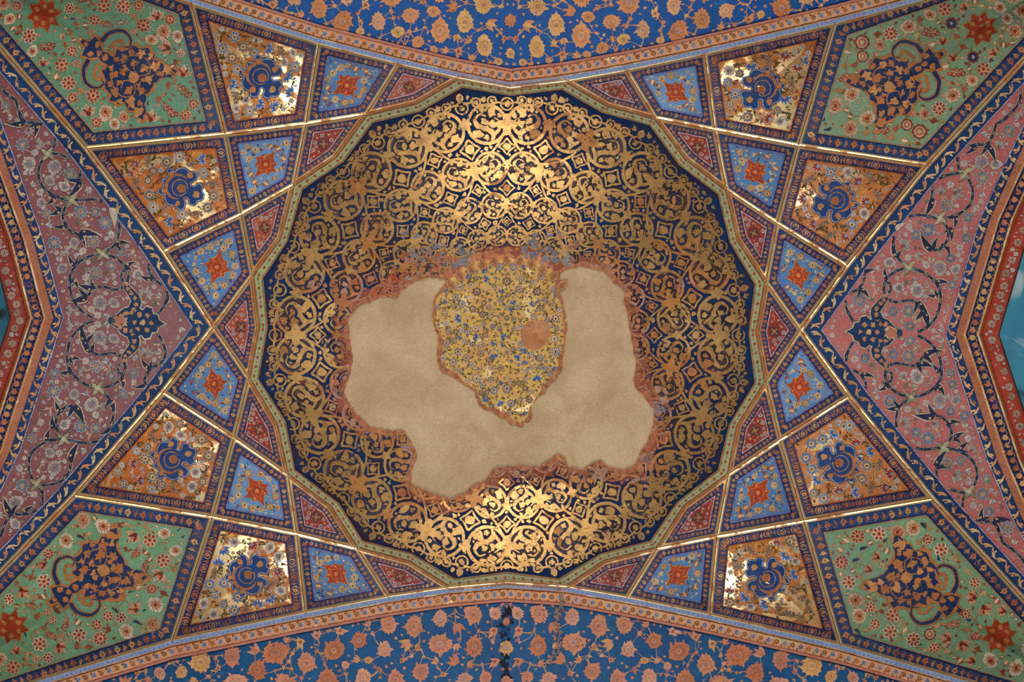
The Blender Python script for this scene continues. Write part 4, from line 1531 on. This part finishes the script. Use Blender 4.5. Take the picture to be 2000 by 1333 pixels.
    spots = fill(Lp, poly, occ, [(24, 120, mk_big), (15.5, 230, mk_mid), (10, 380, mk_mid), (7, 560, mk_small), (5, 600, mk_small)], -4, symf, None, 300)
    vines(Lp, spots, 1.2, pal, 62, 0, pal)
    Lp.build('palmette_blossoms', H, W, M_LUN, base=0.0025, dl=0.0007, crease=((xk, 0), (xk, 10)))

# ------------------------------------------------------------------ pink side walls with scrolling vines, stepped arches and murals
REF = [np.array(p, float) for p in (NL['P'], (124, 621), NL['E0'])]
def aff(dst):
    dst = [np.array(p, float) for p in dst]
    def f(p):
        u, v, w_ = bary(p, *REF)
        return tuple(dst[0] * u + dst[1] * v + dst[2] * w_)
    return f
VINES = [  # traced on the upper half of the wall to the left; mirrored into the other three quarters
    [(180, 621), (158, 606), (141, 581), (136, 545), (147, 520), (170, 503), (200, 496), (228, 506), (245, 522), (251, 545), (243, 560), (225, 566), (200, 560), (185, 563), (172, 578)],
    [(200, 496), (224, 478), (233, 452), (229, 425), (213, 402), (186, 390), (140, 392), (108, 383), (84, 365), (75, 340), (80, 318), (93, 301), (115, 302), (140, 312), (155, 332), (157, 350)],
    [(140, 392), (125, 410), (124, 432), (136, 450), (152, 458)],
    [(93, 301), (106, 286), (106, 266), (94, 250), (72, 240), (50, 238), (38, 220), (31, 196)],
    [(285, 610), (305, 615), (320, 598), (327, 575), (318, 558), (300, 545), (290, 525), (292, 515)],
    [(251, 545), (248, 530), (238, 532), (238, 546), (250, 556), (262, 575), (262, 592), (248, 606), (232, 618)],
    [(31, 196), (10, 180), (-14, 150), (-16, 120), (0, 100)],
]
VLEAF = [((172, 578), 2.4, 30, 12), ((157, 350), 1.7, 34, 12), ((152, 458), -.4, 34, 13), ((50, 238), 2.6, 30, 11), ((327, 575), .4, 30, 10), ((292, 515), -1.4, 30, 12), ((300, 545), 2.9, 22, 9),
         ((224, 478), -.6, 22, 9), ((229, 425), -1.0, 28, 11), ((147, 520), -2.6, 20, 9), ((245, 522), -.9, 18, 8), ((108, 383), 1.9, 20, 9), ((185, 563), 2.9, 26, 11), ((120, 408), 2.2, 22, 9), ((70, 240), 1.2, 22, 9),
         ((140, 545), .5, 18, 8), ((215, 404), .9, 30, 11), ((133, 440), 2.6, 24, 9)]
def mk_pink(P, x, y, r):
    q = R.random()
    if q < .5:
        rosette(P, x, y, r, (pick([hx('a0a0a0'), hx('8492a4'), hx('aa9c8e')]), pick([hx('5a6c86'), hx('74747c')]), hx('a08c7c'), pick([hx('a8744a'), hx('b89868')])), n=pick([8, 9, 10]))
    elif q < .75:
        palmette(P, x, y, r, (pick([hx('a8a098'), hx('b8b0a4')]), hx('7a6a6a'), hx('a08078'), hx('6a80a0')), rot=R.random() * 6.28)
    else:
        lotus(P, x, y, r, (hx('b2a898'), hx('7f8a90'), hx('9c9084'), hx('8a5448')))
def mk_pink_s(P, x, y, r):
    q = R.random()
    if q < .4:
        sprig(P, x, y, r * .9, pick([hx('a49a8e'), hx('b8a894'), hx('6a705c'), hx('c09a70')]))
    elif q < .7:
        bud(P, x, y, r * .8, pick([hx('c0b8ac'), hx('d2b890')]), hx('8a97a8'))
    else:
        rosette(P, x, y, r, (hx('c9c4ba'), hx('8a96ac'), hx('d2b890'), hx('a86a48')), n=6)

def side_wall(name, lab, ND, xc, sg, H, Hm, kink, colset, mural_label, mural_cols):
    W = thing(name, lab, 'wall', kind='structure', at=(sg * 4.0, 0, 5))
    ys = np.unique(np.concatenate([np.arange(-160, 1461, 20.0), (LEFTY if sg < 0 else RIGHTY)[2:-2], [kink[1]]]))
    B = lambda d: np.stack([xc(ys) + sg * d, ys], -1)
    P_t, E0, E1, E2, E3, C0, C1 = (np.array(ND[k], float) for k in ('P', 'E0', 'E1', 'E2', 'E3', 'C0', 'C1'))
    # inner edge along the ribs as a function of y
    ey = np.array([C0[1], E0[1], E1[1], P_t[1], E2[1], E3[1], C1[1]])
    ex = np.array([C0[0], E0[0], E1[0], P_t[0], E2[0], E3[0], C1[0]])
    rx = lambda y: np.interp(y, ey, ex)
    slope = 0.72
    ys2 = np.unique(np.concatenate([ys, ey[(ey > -160) & (ey < 1460)]]))
    def RB(d):
        return np.stack([rx(ys2) + sg * d / slope, ys2], -1)
    def lim(arr):
        lim_x = xc(ys2)
        out = arr.copy()
        out[:, 0] = np.maximum(arr[:, 0], lim_x) if sg < 0 else np.minimum(arr[:, 0], lim_x)
        return out
    bw = 24.0
    edge = np.stack([xc(ys2), ys2], -1)
    strip('rib_border', RB(5), lim(RB(6 + bw)), 2, Hs, 0.004, M_NAVY2, W)
    pm = base_material(name + ' ground', hx(colset[0]), hx(colset[1]), hx(colset[2]), 2.6, 0.42, spec=.6)
    strip('field', lim(RB(6 + bw)), edge, 14, Hs, 0.002, pm, W, True)
    Bo = Paint()
    pl = Paint()
    # scrolling leaf border along the rib
    for yy0, yy1 in ((E0[1] - 330, E0[1]), (E0[1], E1[1]), (E1[1], P_t[1]), (P_t[1], E2[1]), (E2[1], E3[1]), (E3[1], E3[1] + 330)):
        a = np.array([rx(yy0) + sg * (6 + bw * .5) / slope, yy0])
        b = np.array([rx(yy1) + sg * (6 + bw * .5) / slope, yy1])
        L = np.linalg.norm(b - a)
        t = (b - a) / L
        nr = np.array([-t[1], t[0]])
        n = int(L / 19)
        for i in range(n):
            c = a + t * L * (i + .5) / n
            s_ = 1 if i % 2 else -1
            col = vary(pick([hx('d0a068'), hx('c98858'), hx('dcb880')]), .1)
            Bo.stroke(curve2(c - t * 10 - nr * 6 * s_, c + t * 10 + nr * 6 * s_, .25 * s_, 6), lambda u: 1 + 4 * math.sin(math.pi * u), col, 1)
            leaf(Bo, c[0], c[1], 9, 5, math.atan2(t[1], t[0]) + 1.2 * s_, .2, col, 2)
            leaf(Bo, c[0], c[1], 8, 4, math.atan2(t[1], t[0]) - 2.0 * s_, .2, col, 2)
        Bo.stroke(resample([(rx(yy0) + sg * (6 + bw) / slope, yy0), (rx(yy1) + sg * (6 + bw) / slope, yy1)], 16), 1.6, hx('a9a6c0'), 1)
    inx = lambda x, y: (-140 < x < 2140) and (-140 < y < 1470) and (x - float(xc(y))) * sg < -1
    Bo.build('border_ornament', Hs, W, M_BORDER, base=0.007, clip=inx)
    # vines
    occ = Occ()
    maps = [aff((P_t, kink, E0)), aff((P_t, kink, E3))]
    vp = Paint()
    nv, cr = hx('1b2a4a'), hx('c9b894')
    poly = [tuple(p) for p in RB(6 + bw + 3) if -60 < p[1] < 1400 and (p[0] - float(xc(p[1]))) * sg < -4]
    top_y, bot_y = poly[0][1], poly[-1][1]
    poly = poly + [(float(xc(y)) - sg * 4, float(y)) for y in ys2[::-1] if top_y - 1 <= y <= bot_y + 1]
    for f in maps:
        for vpath in VINES:
            q = [f(p) for p in catmull(vpath, 7)]
            vp.stroke(q, 7.2, cr, 1)
            vp.stroke(q, 5.4, nv, 2)
            for i in range(3, len(q) - 2, 5):
                vp.stroke(q[i:i + 3], 1.5, pick([hx('b9a888'), hx('6f86a8')]), 3)
            occ.path(q, 4.5)
        for (x, y), a, l, wd in VLEAF:
            p0 = f((x, y))
            p1 = f((x + math.cos(a) * l, y + math.sin(a) * l))
            an = math.atan2(p1[1] - p0[1], p1[0] - p0[0])
            for da, k in ((0, 1.15), (.95, .75)):
                leaf(vp, p0[0], p0[1], l * k * 1.12, wd * k * 1.25, an + da, .5, cr, 1)
                leaf(vp, p0[0], p0[1], l * k, wd * k * .95, an + da, .5, nv, 2)
            m = ((p0[0] + p1[0]) / 2, (p0[1] + p1[1]) / 2)
            vp.disc(p0[0] * .6 + p1[0] * .4, p0[1] * .6 + p1[1] * .4, 2.6, hx('c99a68'), 4, 6, jag=.3)
            occ.path([p0, m, p1], 6)
        for x, y in ((93, 301), (140, 392), (200, 496)):
            c = f((x, y))
            for da in range(4):
                leaf(vp, c[0], c[1], 17, 8, da * 1.57 + .5, .2, pick([hx('8a9270'), hx('a8a880')]), 5)
            vp.disc(c[0], c[1], 4, hx('c9be94'), 6, 7)
            occ.mark(c[0], c[1], 12)
    # central palmette on the fold
    ax = P_t - np.array(kink)
    cpt = P_t + (np.array(kink) - P_t) * .47
    T = local(cpt, ax, 46)
    for f in maps:
        arm = [f(p) for p in catmull([(272, 622), (262, 606), (266, 588), (256, 572), (247, 560), (250, 545)], 6)]
        arm2 = [f(p) for p in catmull([(262, 612), (246, 612), (232, 620), (212, 624)], 6)]
        for q in (arm, arm2):
            vp.stroke(q, lambda t: 24 * (1 - t) ** .8 + 7, cr, 3)
            vp.stroke(q, lambda t: 21 * (1 - t) ** .8 + 5, hx('15355f'), 4)
            for i in range(2, len(q) - 4, 4):
                vp.disc(q[i][0], q[i][1], 4.6, vary(hx('b98458')), 5, 8, jag=.4)
    half = [(-.75, 0), (-.62, .22), (-.42, .3), (-.46, .56), (-.22, .62), (-.05, .52), (.1, .68), (.34, .62), (.4, .4), (.6, .36), (.66, .16), (.95, 0)]
    vp.poly([T(u * 1.08, v * 1.1) for u, v in sympoly(half)], cr, 4)
    vp.poly([T(u, v) for u, v in sympoly(half)], hx('15355f'), 5)
    for a in range(6):
        vp.disc(*T(.36 * math.cos(a * 1.047), .36 * math.sin(a * 1.047)), 4.6, vary(hx('b98458')), 6, 8, jag=.4)
    vp.disc(*T(0, 0), 6, hx('c9a070'), 6, 9, jag=.25)
    vp.disc(*T(-.95, 0), 12, cr, 5, 12, jag=.15)
    vp.disc(*T(-.95, 0), 9.5, hx('b9785a'), 6, 12, jag=.2)
    for u in (-.7, -.2, .3, .8):
        occ.mark(*T(u, 0), 30)
    vp.build('scrolling_vine', Hs, W, M_PAINT, base=0.006, clip=lambda x, y: inx(x, y) and seg_dist(x, y, poly) > -2, kind=None)
    Fl = Paint()
    def sym(x, y):
        return (x, 2 * (kink[1] + (P_t[1] - kink[1]) * (x - kink[0]) / (P_t[0] - kink[0])) - y)
    spots = fill(Fl, poly, occ, [(14, 34, mk_pink), (10.5, 60, mk_pink), (7.5, 110, mk_pink_s), (5, 200, mk_pink_s), (3.2, 200, mk_pink_s)], 2, sym, None, 420)
    vines(Fl, spots, 1.1, [hx('c9a080'), hx('b5907a'), hx('d2b898')], 48, 0, [hx('cbb79a'), hx('8a8a78')])
    Fl.build('painted_flowers', Hs, W, M_PAINT, base=0.005, clip=inx)
    # stepped arch at the outer edge
    strip('outer_border', B(-1), B(20), 2, H, 0.006, M_NAVY2, W)
    strip('rose_moulding', B(20), B(35), 2, H, 0.03, base_material(name + ' rose moulding', hx('925638'), hx('a0644a'), hx('74382a'), 4, .45), W)
    strip('gilt_moulding', B(35), B(39), 2, H, 0.036, M_GOLDOLD, W, False)
    strip('navy_soffit', B(38), B(61), 2, H, 0.0, M_NAVY, W)
    strip('gilt_fillet', B(61), B(65), 2, H, 0.03, M_GOLDOLD, W, False)
    strip('brown_fillet', B(65), B(69), 2, H, 0.02, base_material(name + ' brown fillet', hx('6a3c22'), hx('7a4a2a'), None, 4, .5), W)
    strip('red_soffit', B(68.5), B(103), 3, H, 0.0, base_material(name + ' red soffit', hx('8a2c1e' if sg < 0 else '9c3520'), hx('7a261c' if sg < 0 else '8a2a1a'), hx('a85030'), 4, .5), W)
    strip('inner_bead', B(102), B(106), 1, H, 0.02, M_DARK, W)
    So = Paint()
    for d, r, sp, cols in ((10, 7, 17, [hx('d0a068'), hx('c98858'), hx('dcb880')]), (50, 6.5, 15, ORANGE)):
        y = -150.0
        i = 0
        while y < 1455:
            x = float(xc(y)) + sg * d
            if -200 < x < 2200:
                c = vary(pick(cols), .1)
                if d == 10:
                    s_ = 1 if i % 2 else -1
                    So.stroke(curve2((x - 6 * s_, y - 9), (x + 6 * s_, y + 9), .25 * s_, 6), lambda u: 1 + 4 * math.sin(math.pi * u), c, 1)
                    leaf(So, x, y, 9, 5, 1.57 - 1.2 * s_, .2, c, 2)
                else:
                    So.poly(scallop(x, y, r, 6, .2, 0, 2), c, 1)
                    for q in (1, -1):
                        So.stroke([(x + q * r * 1.35 * math.cos(t), y + 7 + r * 1.2 * math.sin(t)) for t in np.linspace(-1.1, 1.1, 6)], 1.6, c, 1)
            y += sp
            i += 1
    So.stroke([p for p in B(.5)], 1.6, hx('b4b0c4'), 2)
    So.build('soffit_ornament', H, W, M_BORDER, base=0.01, clip=lambda x, y: -200 < x < 2200)
    Rf = Paint()
    occ2 = Occ()
    rp = [tuple(p) for p in B(75) if -40 < p[1] < 1380 and -60 < p[0] < 2060]
    rp = rp + [tuple(p) for p in B(99)[::-1] if rp[0][1] - 1 <= p[1] <= rp[-1][1] + 1]
    def mk_sof(P, x, y, r):
        rosette(P, x, y, r, (pick([hx('b0a494'), hx('a88a70'), hx('c0b0a0')]), hx('7a6a66'), hx('b58a60'), hx('6a3024')), 1, 7)
    fill(Rf, rp, occ2, [(8, 60, mk_sof), (5, 90, mk_pink_s), (3, 90, mk_pink_s)], 1, None, None, 300)
    Rf.build('soffit_flowers', H, W, M_PAINT, base=0.004, clip=lambda x, y: -200 < x < 2200)
    # mural on the wall below the arch
    mm = bpy.data.materials.new(name + ' mural paint')
    nt, N, Lk, Bs = nodes_of(mm)
    p = pos(nt)
    mp = N.new('ShaderNodeMapping')
    mp.inputs['Scale'].default_value = (1.6, 1.0, 0.9)
    Lk.new(p, mp.inputs['Vector'])
    n1 = noise(nt, mp.outputs[0], 0.9, 4, .55, 1.0)
    n2 = noise(nt, mp.outputs[0], 1.3, 4, .55, 2.0)
    c = mix(nt, ramp(nt, n1, .38, .62), hx(mural_cols[0]), hx(mural_cols[1]))
    c = mix(nt, ramp(nt, n2, .55, .68), c, hx(mural_cols[2]))
    c = mix(nt, ramp(nt, n2, .3, .38, 1, 0), c, hx(mural_cols[3]))
    Lk.new(c, Bs.inputs['Base Color'])
    Bs.inputs['Roughness'].default_value = .45
    Mo = thing('mural', mural_label, 'painting', at=(sg * 4.4, 0, 4))
    strip('painted_wall', B(105), B(480), 12, Hm, -0.05, mm, Mo)
    return W

side_wall('wall_left', 'burgundy pink wall with scrolling navy vines on the left of the vault', NL, x_left, -1, H_LEFT, H_LEFTM, (124, 621), ('80484a', '703c3e', '8a5a5a'),
          'dark teal wall painting glimpsed under the left arch', ('0f3a4c', '1a5468', '4a7a88', '081c26'))
side_wall('wall_right', 'rose pink wall with scrolling slate vines on the right of the vault', NR, x_right, 1, H_RIGHT, H_RIGHTM, (1847, 654), ('ae625c', '9c4e4c', 'b23e2a'),
          'teal wall painting with white drapery under the right arch', ('1f6078', '2f7890', 'a9b4b6', '101c24'))

# ------------------------------------------------------------------ floor far below
bpy.ops.mesh.primitive_plane_add(size=1)
fl = bpy.context.object
fl.name = 'floor'
fl.data.name = 'floor'
fl.scale = (13.5, 12.8, 1)
fl.data.materials.append(M_FLOOR)
fl['label'] = 'plain brown stone floor of the hall below'
fl['category'] = 'floor'
fl['kind'] = 'structure'
